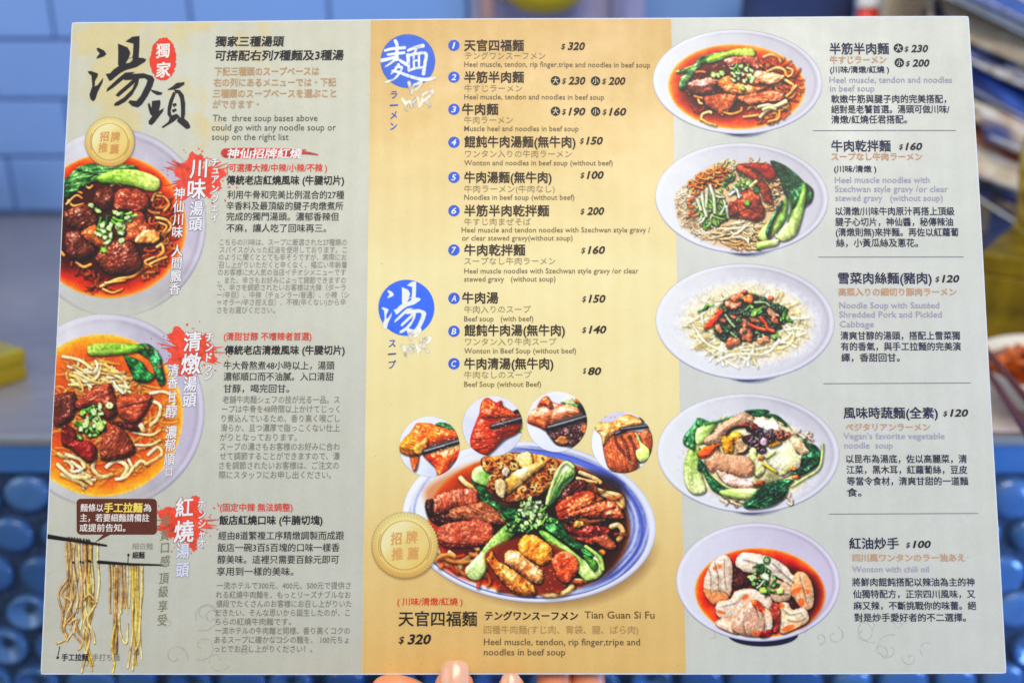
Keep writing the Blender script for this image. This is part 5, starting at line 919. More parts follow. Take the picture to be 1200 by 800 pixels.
# ---- printed pictures: ink colour and coverage stored point by point on a fine sheet
t = NT('picture_ink'); at = t.n('ShaderNodeVertexColor'); at.layer_name = 'ink'; c = t.coord(); t.col(t.mix(.22, at.outputs[0], t.ramp(t.noise(c, 1500, 2), [(.3, (.4, .4, .4)), (.7, (.6, .6, .6))]), 'SOFT_LIGHT'))
t.l(at.outputs['Alpha'], t.b.inputs['Alpha']); t.set(Roughness=.46); t.b.inputs['Specular IOR Level'].default_value = .3; PIC = t.m
def picture(name, s, z=Z_PIC, parent=None):
    H, W = s.H//2*2, s.W//2*2; A = s.a[:H, :W]; C = s.rgb[:H, :W]*A[..., None]
    ds = lambda q: (q[::2, ::2]+q[1::2, ::2]+q[::2, 1::2]+q[1::2, 1::2])/4
    A = ds(A); C = ds(C)/np.maximum(A, 1e-4)[..., None]; C = np.clip(C, 0, 1); K = (A > .08).astype(float)
    for _ in range(3):                          # carry the ink colour past the edge so that thin coverage does not darken
        P = np.pad(C*K[..., None], ((1, 1), (1, 1), (0, 0))); Q = np.pad(K, 1); S = P[:-2, 1:-1]+P[2:, 1:-1]+P[1:-1, :-2]+P[1:-1, 2:]; N = Q[:-2, 1:-1]+Q[2:, 1:-1]+Q[1:-1, :-2]+Q[1:-1, 2:]
        f = (K < .5) & (N > 0); C[f] = (S/np.maximum(N, 1)[..., None])[f]; K[f] = 1
    lin = np.where(C <= .04045, C/12.92, ((C+.055)/1.055)**2.4)*INK; h, w_ = A.shape
    jj, ii = np.mgrid[0:h, 0:w_]; px = s.ox+(ii*2+1)/s.k/s.z; py = s.oy+(jj*2+1)/s.k/s.z; x, y = LM(px, py)
    lim = MW/2-.0004; ok = (np.abs(x) < lim+.0006) & (np.abs(y) < MH/2+.0002); x = np.clip(x, -lim, lim); y = np.clip(y, -MH/2+.0004, MH/2-.0004)
    vis = (A > .02) & ok; q = vis[:-1, :-1] | vis[1:, :-1] | vis[:-1, 1:] | vis[1:, 1:]; q &= ok[:-1, :-1] & ok[1:, :-1] & ok[:-1, 1:] & ok[1:, 1:]
    idx = np.arange(h*w_).reshape(h, w_); F = np.stack([idx[:-1, :-1][q], idx[1:, :-1][q], idx[1:, 1:][q], idx[:-1, 1:][q]], -1)
    used = np.zeros(h*w_, bool); used[F.ravel()] = True; rm = np.cumsum(used)-1; F = rm[F]; nv = int(used.sum()); co = np.empty((nv, 3), np.float32); co[:, 0] = x.ravel()[used]; co[:, 1] = y.ravel()[used]; co[:, 2] = z
    me = bpy.data.meshes.new(name); me.vertices.add(nv); me.vertices.foreach_set('co', co.ravel()); me.loops.add(F.size); me.loops.foreach_set('vertex_index', F.ravel().astype(np.int32))
    me.polygons.add(len(F)); me.polygons.foreach_set('loop_start', (np.arange(len(F))*4).astype(np.int32)); me.update(calc_edges=True); me.validate()
    ca = me.color_attributes.new('ink', 'FLOAT_COLOR', 'POINT'); cc = np.empty((nv, 4), np.float32); cc[:, :3] = lin.reshape(-1, 3)[used]; cc[:, 3] = A.ravel()[used]; ca.data.foreach_set('color', cc.ravel())
    me.materials.append(PIC); o = bpy.data.objects.new(name, me); COL.objects.link(o); o.parent = parent or menu; return o
pic_lab = {}
for nm, s, z, lb in (('dish_picture', print_red_soup(), Z_PIC, 'printed photo of beef and tendon noodles in red soup'), ('dish_picture', print_dry_noodles(), Z_PIC, 'printed photo of dry noodles with carrot, cucumber and beef'), ('dish_picture', print_clear_noodles(), Z_PIC, 'printed photo of pale noodle soup with greens and pork'),
        ('dish_picture', print_vegetable_noodles(), Z_PIC, 'printed photo of vegetable noodles with dark greens'), ('dish_picture', print_wontons(), Z_PIC, 'printed photo of wontons in chilli oil'), ('dish_picture', print_big_bowl(), Z_PIC, 'large printed photo of a blue rimmed bowl with four beef cuts'),
        ('dish_picture', print_chilli_bowl(), Z_PIC, 'printed photo of spicy beef noodle soup cut by the left edge'), ('dish_picture', print_clear_bowl(), Z_PIC+.00003, 'printed photo of clear broth beef noodles cut by the left edge'), ('noodle_picture', print_hanging_noodles(), Z_PIC+.00006, 'printed photo of noodles hanging from two chopsticks'),
        ('inset_picture', print_inset_tendon(), Z_PIC2, 'round inset of orange tendon in chopsticks'), ('inset_picture', print_inset_shank(), Z_PIC2, 'round inset of red brown beef in chopsticks'), ('inset_picture', print_inset_brisket(), Z_PIC2, 'round inset of pale brisket over mushrooms'), ('inset_picture', print_inset_tripe(), Z_PIC2, 'round inset of folded tripe in chopsticks'),
        ('gold_seal', print_seal(425, 590, 8., 395, 388, 308, .15, 51), Z_PIC2, 'larger gold seal beside the big bowl'), ('gold_seal', print_seal(80, 125, 10., 487, 415, 288, .3, 52), Z_PIC2, 'smaller gold seal above the spicy bowl'),
        ('ink_splash', print_splash(180, 160, 230, 208, 110, 100, 61), Z_PIC2, None), ('ink_splash', print_splash(170, 365, 222, 412, 110, 100, 62), Z_PIC2, None), ('ink_splash', print_splash(160, 565, 216, 612, 110, 95, 63), Z_PIC2, None),
        ('brush_title', print_title(), Z_PIC2, 'black brush characters with red stamp'), ('round_emblem', print_emblem_noodle(), Z_PIC2, 'blue emblem with white brush character for noodles'), ('round_emblem', print_emblem_soup(), Z_PIC2, 'blue emblem with white brush character for soup'),
        ('brush_banner', print_banner(), Z_PIC2, None), ('scroll_ornament', print_swirls(170, 690, 180, 100, 71), Z_PANEL+.00003, None), ('scroll_ornament', print_swirls(930, 715, 190, 70, 72), Z_PANEL+.00003, None)):
    o = picture(nm, s, z)
    if lb: o['label'] = lb
# ---- lettering
def text_mesh(s, bold=0., shear=0.):
    c = bpy.data.curves.new('type', 'FONT'); c.body = s; c.size = 1; c.resolution_u = 2; c.offset = bold; c.shear = shear
    o = bpy.data.objects.new('type', c); COL.objects.link(o); dg = bpy.context.evaluated_depsgraph_get(); dg.update(); me = bpy.data.meshes.new_from_object(o.evaluated_get(dg))
    n = len(me.vertices); co = np.empty(n*3); me.vertices.foreach_get('co', co); fs = [tuple(p.vertices) for p in me.polygons]; bpy.data.objects.remove(o); bpy.data.curves.remove(c); bpy.data.meshes.remove(me)
    return co.reshape(n, 3), fs
def weighty(s, bold, shear=0., cjk=True):
    """heavier weight: the glyphs printed several times, each pass slightly shifted"""
    if not cjk: co, fs = text_mesh(s, bold, shear); co = co.copy(); co[:, 2] = 0; return co, fs
    co, fs = text_mesh(s, 0, shear); co[:, 2] = 0
    if bold <= .004: return co, fs
    q = bold*.62; n = len(co); sh = [(0, 0), (q, q), (-q, q), (q, -q), (-q, -q)] if bold > .045 else [(q, q), (-q, q), (q, -q), (-q, -q)]
    if bold < .018: sh = [(q, .3*q), (-q, -.3*q)]
    C_ = np.concatenate([co+np.array([a, b, k*3e-6]) for k, (a, b) in enumerate(sh)]); F_ = []
    for k in range(len(sh)): F_ += [tuple(i+k*n for i in f) for f in fs]
    return C_, F_
def T(s, x0, x1, y, h, col, bold=0., cjk=True, shear=0., name='text_line', z=Z_TXT, rag=0):
    """one line: from x0 to x1 on the layout, y centre (CJK) or baseline (Latin), h em height"""
    co, fs = weighty(s, bold, shear, cjk)
    if not len(co): return
    a, b = co[:, 0].min(), co[:, 0].max(); yb = y+(.38*h if cjk else 0); P0, P1 = Lv(x0, yb), Lv(x1 if x1 else x0+(b-a)*h, yb); d = P1-P0; k = (Lv(x0, yb-h)-P0).length; n = Vector((-d.y, d.x)).normalized()
    u = (co[:, 0]-a)/(b-a); v = co[:, 1]*k; V = np.c_[P0.x+d.x*u+n.x*v, P0.y+d.y*u+n.y*v, z+co[:, 2]]
    return mesh_obj(name, V, fs, ink(col), menu)
def V(chars, pts, h, col, bold=.03, rot=0, name='upright_text', outline=None, z=Z_TXT, cond=.9):
    """upright line, one position per character; optional darker edge printed beneath"""
    for c_, bd, zz in (((outline, bold+.04, z-.00004),) if outline else ())+((col, bold, z),):
        VV = []; FF = []; k0 = 0
        for ch, (x, y) in zip(chars, pts):
            co, fs = weighty(ch, bd); hh = h if not isinstance(h, (list, tuple)) else h[k0]; k0 += 1
            q = Lv(x, y); k = (Lv(x, y-hh)-q).length; cx = (co[:, 0].min()+co[:, 0].max())/2 if ch not in 'ュィゥャ' else .5
            X = (co[:, 0]-cx)*k*cond; Y = (co[:, 1]-.38)*k; X = X+Y*.03; Y = Y+X*.06; n0 = len(VV); VV += [(q.x+a_, q.y+b_, zz+c3) for a_, b_, c3 in zip(X, Y, co[:, 2])]; FF += [tuple(i+n0 for i in f) for f in fs]
        mesh_obj(name if c_ == col else name+'_edge', VV, FF, ink(c_), menu)
def disc(px, py, r, col, name, z, n=36):
    c = Lv(px, py); k = (Lv(px+r, py)-c).length; return mesh_obj(name, [(c.x+k*math.cos(6.28318*i/n), c.y+k*math.sin(6.28318*i/n), z) for i in range(n)], [tuple(range(n))], ink(col), menu)
def line(pts, w_, col, name='rule_line', z=Z_TXT):
    VV = []; FF = []; N_ = 14; pts = [(a[0]+(b[0]-a[0])*k/N_, a[1]+(b[1]-a[1])*k/N_) for a, b in zip(pts, pts[1:]) for k in range(N_)]+[pts[-1]]
    for (ax, ay), (bx_, by) in zip(pts, pts[1:]):
        A, B = Lv(ax, ay), Lv(bx_, by); d = (B-A).normalized(); n = Vector((-d.y, d.x))*w_*.00038/2; k = len(VV); VV += [(A.x+n.x, A.y+n.y, z), (B.x+n.x, B.y+n.y, z), (B.x-n.x, B.y-n.y, z), (A.x-n.x, A.y-n.y, z)]; FF.append((k+3, k+2, k+1, k))
    return mesh_obj(name, VV, FF, ink(col), menu)
BLK, TAN, RED, GRY, EN = (38, 36, 40), (196, 160, 118), (226, 62, 44), (150, 148, 138), (92, 92, 84)
B = .022
for a in [("獨家三種湯頭", 252, 333, 48.5, 13), ("可搭配右列7種麵及3種湯", 252, 403, 65, 13)]: T(*a, BLK, .03, name='heading_text', shear=.08)
for a in [("下記三種類のスープベースは", 251, 374, 83.5, 10.8), ("右の列にあるメニューでは・下記", 250, 394, 96.5, 10.8), ("三種類のスープベースを選ぶこと", 249, 394, 109.5, 10.8), ("ができます・", 249, 303, 122, 10.8)]: T(*a, TAN, .03)
for a in [("The  three soup bases above", 249, 372, 142, 11), ("could go with any noodle soup or", 248, 393.5, 153, 11), ("soup on the right list", 248, 338, 164, 11)]: T(*a, EN, 0, False)
T("神仙招牌紅燒", 266, 354, 180, 12.5, (244, 240, 234), .03, name='banner_text', shear=.12, z=Z_TXT+.00004)
for a in [("(可選擇大辣/中辣/小辣/不辣 )", 265, 383, 196.5, 10.2), ("(清甜甘醇 不嗜辣者首選)", 262, 365, 394, 10.2), ("(固定中辣 無法調整)", 258, 343, 594, 10.2)]: T(*a, RED, .02)
for a in [("傳統老店紅燒風味 (牛腱切片)", 265, 403, 211, 11.6), ("傳統老店清燉風味 (牛腱切片)", 263, 404, 410, 11.6), ("飯店紅燒口味 (牛腩切塊)", 257, 378, 609, 11.6)]: T(*a, BLK, .034, name='heading_text')
for a in [("利用牛骨和完美比例混合的27種", 266, 403, 228, 10.6), ("辛香料及最頂級的腱子肉燉煮所", 265, 402, 241, 10.6), ("完成的獨門湯頭。濃郁香辣但", 265, 397, 253.5, 10.6), ("不麻，讓人吃了回味再三。", 265, 382, 267, 10.6), ("牛大骨熬煮48小時以上，湯頭", 262, 392, 428, 10.8), ("濃郁順口而不油膩。入口清甜", 262, 391, 441, 10.8), ("甘醇，喝完回甘。", 262, 339, 455, 10.8), ("經由8道繁複工序精燉調製而成跟", 256, 403, 627, 10.8), ("飯店一碗3百5百塊的口味一樣香", 255, 398, 641, 10.8), ("醇美味。這裡只需要百餘元即可", 255, 397, 655, 10.8), ("享用到一樣的美味。", 254, 344, 669, 10.8)]: T(*a, (46, 46, 52), .014)
G = [("こちらの川味は、スープに厳選された27種類の", 257, 406, 283.5), ("スパイスが入った紅油を使用しております。こ", 257, 406, 292.3), ("のように聞くととても辛そうですが、実際にお", 256, 406, 301), ("召し上がりいただくと辛くなく、幅広い年齢層", 256, 406, 310), ("のお客様に大人気の当店イチオシメニューです", 255, 405, 318.7), ("。また、辛さもお好みによって調節できますの", 255, 405, 328), ("で、辛さを調節されたいお客様は大辣（ダーラ", 254, 405, 336.5), ("ー/辛目）、中辣（チョンラー/普通）、小辣（シ", 254, 409, 345.2), ("ャオラー/辛さ控え目）、不辣(辛くない)から辛", 254, 405, 353.8), ("さをお選びください。", 254, 322, 363)]
for a in G: T(*a, 8.6, GRY, -.003)
for a in [("老舖牛肉麵シェフの技が光る一品。ス", 261, 398, 468), ("ープは牛骨を48時間以上かけてじっく", 260, 398, 479), ("り煮込んでいるため、香り高く喉ごし", 260, 398, 490), ("滑らか、且つ濃厚で脂っこくない仕上", 259, 398, 501), ("がりとなっております。", 258, 348, 512), ("スープの濃さもお客様のお好みに合わ", 258, 398, 523), ("せて調節することができますので、濃", 258, 398, 534), ("さを調節されたいお客様は、ご注文の", 257, 397, 545), ("際にスタッフにお申し出ください。", 257, 388, 556)]: T(*a, 9.8, (128, 126, 116), 0)
for a in [("一流ホテルで300元、400元、500元で提供さ", 254, 411, 685.5), ("れる紅燒牛肉麵を、もっとリーズナブルなお", 253, 411, 696.3), ("値段でたくさんのお客様にお召し上がりいた", 253, 412, 706.8), ("だきたい、そんな思いから誕生したのが、こ", 252, 410, 717.3), ("ちらの紅燒牛肉麵です。", 252, 341, 727.8), ("一流ホテルの牛肉麵と同様、香り高くコクの", 252, 410, 738.4), ("あるスープに確かなコシの麵を、 100元ちょ", 251, 409, 749), ("っとでお召し上がりください！。", 251, 366, 759.6)]: T(*a, 9.3, (122, 120, 112), 0)
# call-out and noodle captions
def rrect(x0, y0, x1, y1, r, tail):
    P = []
    for cx, cy, a0 in ((x1-r, y1-r, 0), (x0+r, y1-r, 90), (x0+r, y0+r, 180), (x1-r, y0+r, 270)):
        if a0 == 90: P += tail
        P += [(cx+r*math.cos(rad(a0+k*15)), cy+r*math.sin(rad(a0+k*15))) for k in range(7)]
    return P
P = rrect(89.5, 584, 184, 626, 5, [(129, 626), (110, 636), (121, 626)]); mesh_obj('callout_box', [(*Lv(*q), Z_PIC2+.00003) for q in P], [tuple(range(len(P)))], ink((96, 44, 30)), menu)
for a in [("麵條以", 94, 121, 594.5, 9.8), ("為", 168, 177.5, 594.5, 9.8), ("主，若要細麵請備註", 93.5, 175, 606.3, 9.8), ("或提前告知。", 93, 147, 618, 9.8)]: T(*a, (238, 228, 218), .02)
T("手工拉麵", 121.5, 167, 594.5, 12, (246, 222, 96), .04)
T("細白麵", 155, 179, 639.5, 8.2, (150, 148, 138)); T("細麵", 155, 169.5, 650, 8.6, BLK, .03); T("手工拉麵", 71, 102.5, 770, 8.8, (34, 34, 56), .034); T("手打ち麵", 107, 139.5, 770, 8.8, (120, 120, 116))
disc(150.5, 649.8, 1.5, BLK, 'caption_dot', Z_TXT); line([(150.4, 650), (149.6, 661)], .9, BLK, 'caption_line'); disc(66.5, 770.5, 1.5, (34, 34, 56), 'caption_dot', Z_TXT); line([(66.4, 770), (69, 757)], .9, (34, 34, 56), 'caption_line')
# upright brush lettering
WH, OL = (240, 238, 238), (130, 118, 122)
V("川味", [(232.7, 197), (230.5, 221.5)], [24, 25], WH, .03, outline=(150, 60, 50)); V("湯頭", [(230, 244), (229, 262)], 18, (236, 236, 240), .03, outline=OL)
V("チュアンウェイ", [(252, 190), (252.5, 199), (252, 210), (252, 221), (251.5, 232.5), (251.5, 243), (251, 255)], 11, WH, .035, outline=(150, 110, 110))
V("神仙川味人間飄香", [(210, 226.5), (209, 242), (208.5, 257), (208, 271.5), (207.5, 293.6), (207, 308), (206, 323.5), (204.5, 338)], 15, WH, .02, outline=(110, 84, 80))
V("清燉", [(225.7, 400), (224, 426)], [24, 26], WH, .03, outline=(150, 60, 50)); V("湯頭", [(223, 449.5), (222.5, 468)], 18.5, (236, 236, 240), .03, outline=OL)
V("チンドゥン", [(245.5, 394.6), (245.5, 406.5), (245, 418.5), (244.5, 430), (244.5, 440)], 12, WH, .035, outline=(150, 110, 110))
V("清香甘醇濃郁順口", [(203.3, 433.5), (202.6, 448), (202, 464.5), (201.5, 481.5), (200.8, 506), (199.8, 521), (199, 537.5), (198.4, 552.5)], [15, 15, 14, 16, 16, 15, 15, 11], WH, .02, outline=(140, 120, 116))
V("紅燒", [(216.5, 594), (216, 622)], [24, 27], WH, .03, outline=(170, 70, 60)); V("湯頭", [(214.5, 645), (214, 667)], 18.5, (222, 224, 236), .02, outline=(160, 164, 184))
V("ホンシャオ", [(237, 590), (237.5, 602), (237, 613), (237, 625), (236, 636)], 12, WH, .02, outline=(170, 130, 140))
V("尊貴口感頂級享受", [(193.8, 609), (193.4, 626), (193.4, 641), (193.6, 657), (192.2, 677), (191.4, 692.7), (190.7, 709.6), (190, 726)], 14.5, (126, 128, 98), .01, cond=.85)
V("獨家", [(190.8, 59.5), (191.6, 82)], [18, 19], (244, 236, 226), .03, name='stamp_text')
V("ラーメン", [(461.7, 111.3), (461.6, 124), (461.6, 135), (461.3, 148)][:1], 10.5, (52, 92, 200), .02); line([(456.8, 124), (466.6, 123.4)], 1.8, (52, 92, 200), 'upright_text'); V("メン", [(461.6, 135), (461.3, 148)], 10.5, (52, 92, 200), .02)
V("ス", [(459.6, 402)], 11, (40, 84, 190), .02); line([(454.6, 415), (464.2, 414.2)], 1.8, (40, 84, 190), 'upright_text'); V("プ", [(459.6, 427)], 11, (40, 84, 190), .02)
V("招牌推薦", [(464.4, 630.6), (482.5, 629), (465.6, 648.7), (484, 648)], 15.5, (224, 164, 96), .04, name='seal_text'); V("招牌推薦", [(122.5, 160), (135.5, 160.5), (120.8, 173.3), (134.2, 174.8)], 12, (218, 156, 84), .04, name='seal_text')
# price list
BRN, JP, E2, BLUE = (58, 44, 34), (160, 142, 104), (122, 106, 80), (56, 98, 214)
for k, (n, y) in enumerate((("1", 54), ("2", 91), ("3", 128.5), ("4", 167), ("5", 208), ("6", 247), ("7", 293), ("A", 349.5), ("B", 388), ("C", 426))):
    disc(532, y, 6.7, BLUE, 'number_disc', Z_PIC2); wn = 5.6 if n != "1" else 3.6; T(n, 532-wn/2-.3, 532+wn/2-.1, y+3.6, 10, (238, 240, 244), .02, False, .2, name='number_text')
for a in [("天官四福麵", 544, 614, 54), ("半筋半肉麵", 544, 614, 91), ("牛肉麵", 541.5, 584, 128.5), ("餛飩牛肉湯麵(無牛肉)", 544, 674.5, 166.5), ("牛肉湯麵(無牛肉)", 544, 646.5, 208), ("半筋半肉乾拌麵", 544, 643.5, 247), ("牛肉乾拌麵", 544, 615.5, 293), ("牛肉湯", 541.5, 584, 349), ("餛飩牛肉湯(無牛肉)", 544, 662, 387), ("牛肉清湯(無牛肉)", 544, 648.5, 426)]: T(*a, 14.4, BRN, .03, name='heading_text')
for a in [("テングワンスーフメン", 545, 639, 66), ("牛すじラーメン", 544, 612, 104), ("牛肉ラーメン", 544, 601, 141), ("ワンタン入りの牛肉ラーメン", 545, 670, 180.5), ("牛肉ラーメン(牛肉なし)", 544, 650, 221.5), ("牛すじ肉まぜそば", 544, 622, 260), ("スープなし牛肉ラーメン", 544, 651, 306), ("牛肉入りのスープ", 544, 622, 362.5), ("ワンタン入り牛肉スープ", 545, 652, 400.3), ("牛肉なしのスープ", 544, 623, 439)]: T(*a, 9.6, JP, 0)
for a in [("Heel muscle, tendon, rip finger,tripe and noodles in beef soup", 544, 762, 79), ("Heel muscle, tendon and noodles in beef soup", 544, 708, 117), ("Muscle heel and noodles in beef soup", 544, 678, 154), ("Wonton and noodles in beef soup (without beef)", 544, 718, 194), ("Noodles in beef soup (without beef)", 544, 673, 234.3), ("Heel muscle and tendon noodles with Szechwan style gravy /", 541, 762, 272.5), ("or clear stewed gravy(without soup)", 541.5, 671, 282), ("Heel muscle noodles with Szechwan style gravy /or clear", 544, 748, 320.5), ("stewed gravy   (without soup)", 544, 651, 330), ("Beef soup   (with beef)", 544, 625, 376.5), ("Wonton in Beef Soup (without beef)", 544, 675, 414), ("Beef Soup (without Beef)", 544, 634, 453)]: T(*a, 8.9, E2, .004, False)
def price(n, x0, x1, y, col=(44, 34, 28), h=12.4):
    k = (x1-x0)/28.; T("$", x0, x0+5.*k, y+3.6*k, h*.72, col, .012, False, .2, name='price_text'); T(n, x0+7.6*k, x1, y+.36*h, h, col, .03, False, .22, name='price_text')
for a in [("320", 657.5, 685.5, 54.3), ("230", 658.5, 686, 94.7), ("200", 705.5, 733, 94.7), ("190", 658.5, 686, 130.7), ("160", 706, 734, 130.7), ("150", 679.5, 706.5, 164.8), ("100", 680, 707.5, 205), ("200", 680, 708, 247.3), ("160", 681, 709, 293), ("150", 682, 709.5, 350), ("140", 682, 710.5, 386), ("80", 683, 704.5, 434.6)]: price(*a)
def sizemark(x, y, ch, col=(34, 28, 28), c2=(226, 214, 176)): disc(x, y, 5.6, col, 'size_mark', Z_PIC2); T(ch, x-3.5, x+3.5, y, 8.2, c2, .02, name='size_text')
for x, y, c_ in ((651, 95, "大"), (698, 95, "小"), (651, 130.7, "大"), (698, 130.7, "小")): sizemark(x, y, c_)
T("( 川味/清燉/紅燒 )", 465.5, 542, 704.5, 9.8, (222, 60, 36), .02); T("天官四福麵", 467, 559, 724.6, 19, (34, 30, 28), .02, name='heading_text'); price("320", 467, 505, 748.3, (30, 26, 24), 16)
T("テングワンスーフメン", 568, 677.5, 721, 11.6, (40, 34, 28), .034, shear=.08); T("Tian Guan Si Fu", 685, 767, 724, 12, (104, 84, 56), .008, False); T("四種牛肉麵(すじ肉、胃袋、腱、ばら肉)", 567, 748, 737.3, 10.8, (172, 138, 84), 0)
T("Heel muscle, tendon, rip finger,tripe and", 567, 750, 755.3, 11.2, (104, 88, 62), .006, False); T("noodles in beef soup", 567, 662.5, 767.3, 11.2, (104, 88, 62), .006, False)
# right column
NV, J2, LI = (34, 40, 74), (202, 158, 124), (166, 162, 184)
for a in [("半筋半肉麵", 972.5, 1042, 57), ("牛肉乾拌麵", 974.5, 1044, 171), ("雪菜肉絲麵(豬肉)", 982.5, 1092, 325.8), ("風味時蔬麵(全素)", 989, 1100, 483.4), ("紅油炒手", 995.5, 1054, 636.3)]: T(*a, 14.4, NV, .026, name='heading_text')
for a in [("牛すじラーメン", 973, 1039, 70), ("スープなし牛肉ラーメン", 974.5, 1081, 183.5), ("高菜入りの細切り豚肉ラーメン", 983, 1121, 341.8), ("ベジタリアンラーメン", 991.5, 1091, 500), ("四川風ワンタンのラー油あえ", 999.5, 1131.5, 653)]: T(*a, 9.8, J2, .034)
for a in [("(川味/清燉/紅燒 )", 973, 1042, 81.5), ("(川味/清燉 )", 977.5, 1027, 198)]: T(*a, 8.8, NV, .024)
for a in [("Heel muscle, tendon and noodles", 972.5, 1116, 97), ("in beef soup", 973, 1025, 107), ("Heel muscle noodles with", 978.5, 1089.5, 214.3), ("Szechwan style gravy /or clear", 978.5, 1111, 225), ("stewed gravy   (without soup)", 979, 1105, 235.5), ("Noodle Soup with Sautéed", 984, 1101, 361), ("Shredded Pork and Pickled", 984, 1104, 371.7), ("Cabbage", 984.5, 1024.5, 383), ("Vegan's favorite vegetable", 989, 1108, 514), ("noodle  soup", 990, 1047, 525), ("Wonton with chili oil", 999, 1089, 670)]: T(*a, 10.4, LI, .006, False)
for a in [("軟嫩牛筋與腱子肉的完美搭配，", 974.5, 1109, 116), ("絕對是老饕首選。湯頭可做川味/", 974.5, 1113, 128), ("清燉/紅燒任君搭配。", 974.5, 1063, 140), ("以清燉/川味牛肉原汁再搭上頂級", 979, 1118.5, 247.5), ("腱子心切片，神仙醬，秘傳辣油", 979, 1117, 260), ("(清燉則無)來拌麵。再佐以紅蘿蔔", 979.5, 1123.5, 272), ("絲，小黃瓜絲及蔥花。", 980, 1076, 284.5), ("清爽甘醇的湯頭，搭配上雪菜獨", 985.5, 1125.5, 393), ("有的香氣，與手工拉麵的完美演", 986, 1126.5, 405.6), ("繹，香甜回甘。", 986.5, 1055, 418.6), ("以昆布為湯底，佐以高麗菜，清", 992, 1134, 537.3), ("江菜，黑木耳，紅蘿蔔絲，豆皮", 992.5, 1134.5, 550), ("等當令食材，清爽甘甜的一道麵", 993, 1135.5, 563.3), ("食。", 993, 1010, 576.5), ("將鮮肉餛飩搭配以辣油為主的神", 999, 1142.5, 681.6), ("仙獨特配方，正宗四川風味，又", 1000, 1143.5, 695.5), ("麻又辣，不斷挑戰你的味蕾。絕", 1000.5, 1144.5, 709.2), ("對是炒手愛好者的不二選擇。", 1001.5, 1132.5, 723)]: T(*a, 10.6, (38, 42, 72), .018)
for a in [("230", 1060, 1088, 56.8), ("200", 1061.5, 1089.5, 73.8), ("160", 1053.5, 1081, 171.5), ("120", 1096, 1124.5, 326.3), ("120", 1106, 1135.5, 483.3), ("100", 1062, 1091.5, 637.2)]: price(*a, col=(32, 34, 52), h=11.8)
for x, y, c_ in ((1053, 56.5, "大"), (1054, 73.6, "小")): sizemark(x, y, c_, (30, 30, 40), (214, 216, 210))
for a, b in (((953, 153), (1120, 153)), ((959, 301.2), (1129, 301)), ((965.5, 449.2), (1138, 448.4)), ((971.5, 602), (1147, 601.2))): line([a, b], .8, (132, 130, 136))
# the laminated sheet is not perfectly flat: a slight bow and a few long ripples, shared by everything printed on it
def wave(x, y): return -.0006*(x/.21)**2+.00030*np.sin(x*31+y*14+.6)+.00022*np.sin(y*37-x*12+1.9)+.00012*np.sin(x*70+1.)*np.cos(y*52)
done = set()
for o in [c for c in menu.children_recursive if c.type == 'MESH']:
    if o.data.name in done: continue
    done.add(o.data.name); n = len(o.data.vertices); co = np.empty(n*3, np.float32); o.data.vertices.foreach_get('co', co); co = co.reshape(n, 3); co[:, 2] += wave(co[:, 0], co[:, 1]); o.data.vertices.foreach_set('co', co.ravel()); o.data.update()
# ================================================================ the hand holding the sheet from below
t = NT('skin'); v = t.coord(); n = t.noise(v, 90, 4, .6); n2 = t.noise(v, 26, 2)
t.col(t.mix(n2, t.ramp(n, [(.3, srgb((228, 148, 100))), (.7, srgb((244, 186, 138)))]), srgb((232, 134, 92)))); t.set(Roughness=.45); t.b.inputs['Subsurface Weight'].default_value = .25; t.b.inputs['Subsurface Radius'].default_value = (.006, .002, .001); t.b.inputs['Subsurface Scale'].default_value = 1.; t.bump(t.noise(v, 600, 2), .12, .0004); SKIN = t.m
t = NT('nail'); v = t.coord(); t.col(t.mix(t.noise(v, 80, 2), srgb((226, 164, 126)), srgb((236, 182, 148)))); t.set(Roughness=.22); t.b.inputs['Coat Weight'].default_value = .4; NAIL = t.m
hand = empty('hand'); hand.matrix_world = MM; tag(hand, 'hand gripping the bottom edge of the menu, thumb tip in front', 'person')
yb = -MH/2
def H(px, dy, z): q = Lv(px, 789); return Vector((q.x, yb+dy, z))
J = {}; vs = []; rs = []; es = []
def add(p, r, parent=None):
    vs.append(tuple(p)); rs.append(r); k = len(vs)-1
    if parent is not None: es.append((parent, k))
    return k
palm = add(H(560, -.095, -.016), .026); wrist = add(H(566, -.15, -.010), .024, palm); arm = add(H(572, -.24, .0), .030, wrist); add(H(578, -.33, .01), .034, arm)
k = add(H(515, -.078, -.004), .016, palm); k = add(H(520, -.050, .006), .0115, k); k = add(H(530, -.022, .0125), .0100, k); k = add(H(534, -.004, .0110), .0098, k); k = add(H(536, .0045, .0096), .0080, k)       # thumb, in front
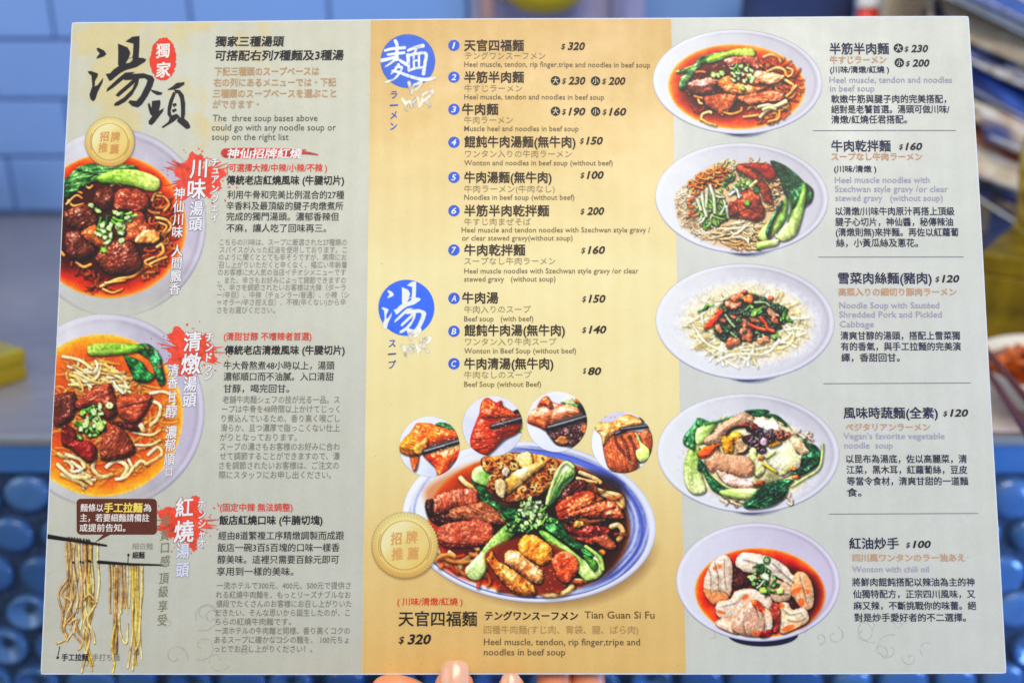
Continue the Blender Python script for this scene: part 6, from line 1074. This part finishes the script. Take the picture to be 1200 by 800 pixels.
for base, pts in ((H(590, -.070, -.012), [(597, -.042, .004, .0082), (599, -.020, .0095, .0076), (600, -.0055, .0084, .0068), (598.5, .0018, .0075, .0054)]),      # index, its tip in front
                  (H(600, -.064, -.022), [(640, -.030, -.014, .0092), (650, -.0095, -.0125, .0090), (655, .010, -.0125, .0078), (640, .026, -.0118, .0066)]),
                  (H(612, -.074, -.024), [(680, -.036, -.016, .0088), (692, -.0095, -.0125, .0086), (690, .008, -.0125, .0074), (672, .022, -.0115, .0062)]),
                  (H(540, -.066, -.024), [(508, -.032, -.004, .0105), (486, -.0105, .002, .0112), (458, -.0082, .002, .0106), (434, -.0100, .001, .0090)])):
    k = add(base, .0125, palm)
    for px, dy, z, r in pts: k = add(H(px, dy, z), r, k)
me = bpy.data.meshes.new('hand_skin'); me.from_pydata(vs, es, []); sk = bpy.data.objects.new('hand_skin', me); COL.objects.link(sk); sk.parent = hand; me.materials.append(SKIN)
sm = sk.modifiers.new('s', 'SKIN'); sm.use_smooth_shade = True
for i, d in enumerate(me.skin_vertices[0].data): d.radius = (rs[i], rs[i]*.92); d.use_root = (i == 0)
su = sk.modifiers.new('u', 'SUBSURF'); su.levels = su.render_levels = 3
bpy.context.view_layer.update(); dg = bpy.context.evaluated_depsgraph_get(); me2 = bpy.data.meshes.new_from_object(sk.evaluated_get(dg)); sk.modifiers.clear(); sk.data = me2
def nail(px, dy, z, wd, ln, tilt):
    c = H(px, dy, z); VV = []; FF = []; n = 10; m = 18
    for j in range(m+1):
        v_ = j/m
        for i in range(n+1):
            u = (i/n-.5)*2; ww = wd*(.93+.07*math.sin(v_*3.1))*(1 if v_ < .75 else math.sqrt(max(0, 1-((v_-.75)/.27)**2))); VV.append((c.x+u*ww, c.y+(v_-.5)*ln*math.cos(tilt), c.z-(u*u)*wd*.42-((v_-.5)*ln)*math.sin(tilt)-.5*(v_-.5)**2*ln*.4))
    for j in range(m):
        for i in range(n): a = j*(n+1)+i; FF.append((a, a+1, a+n+2, a+n+1))
    return mesh_obj('fingernail', VV, FF, NAIL, hand, smooth=True)
nail(535.8, .0030, .0192, .0058, .0128, .26); nail(599, -.0012, .0146, .0040, .0088, .24)
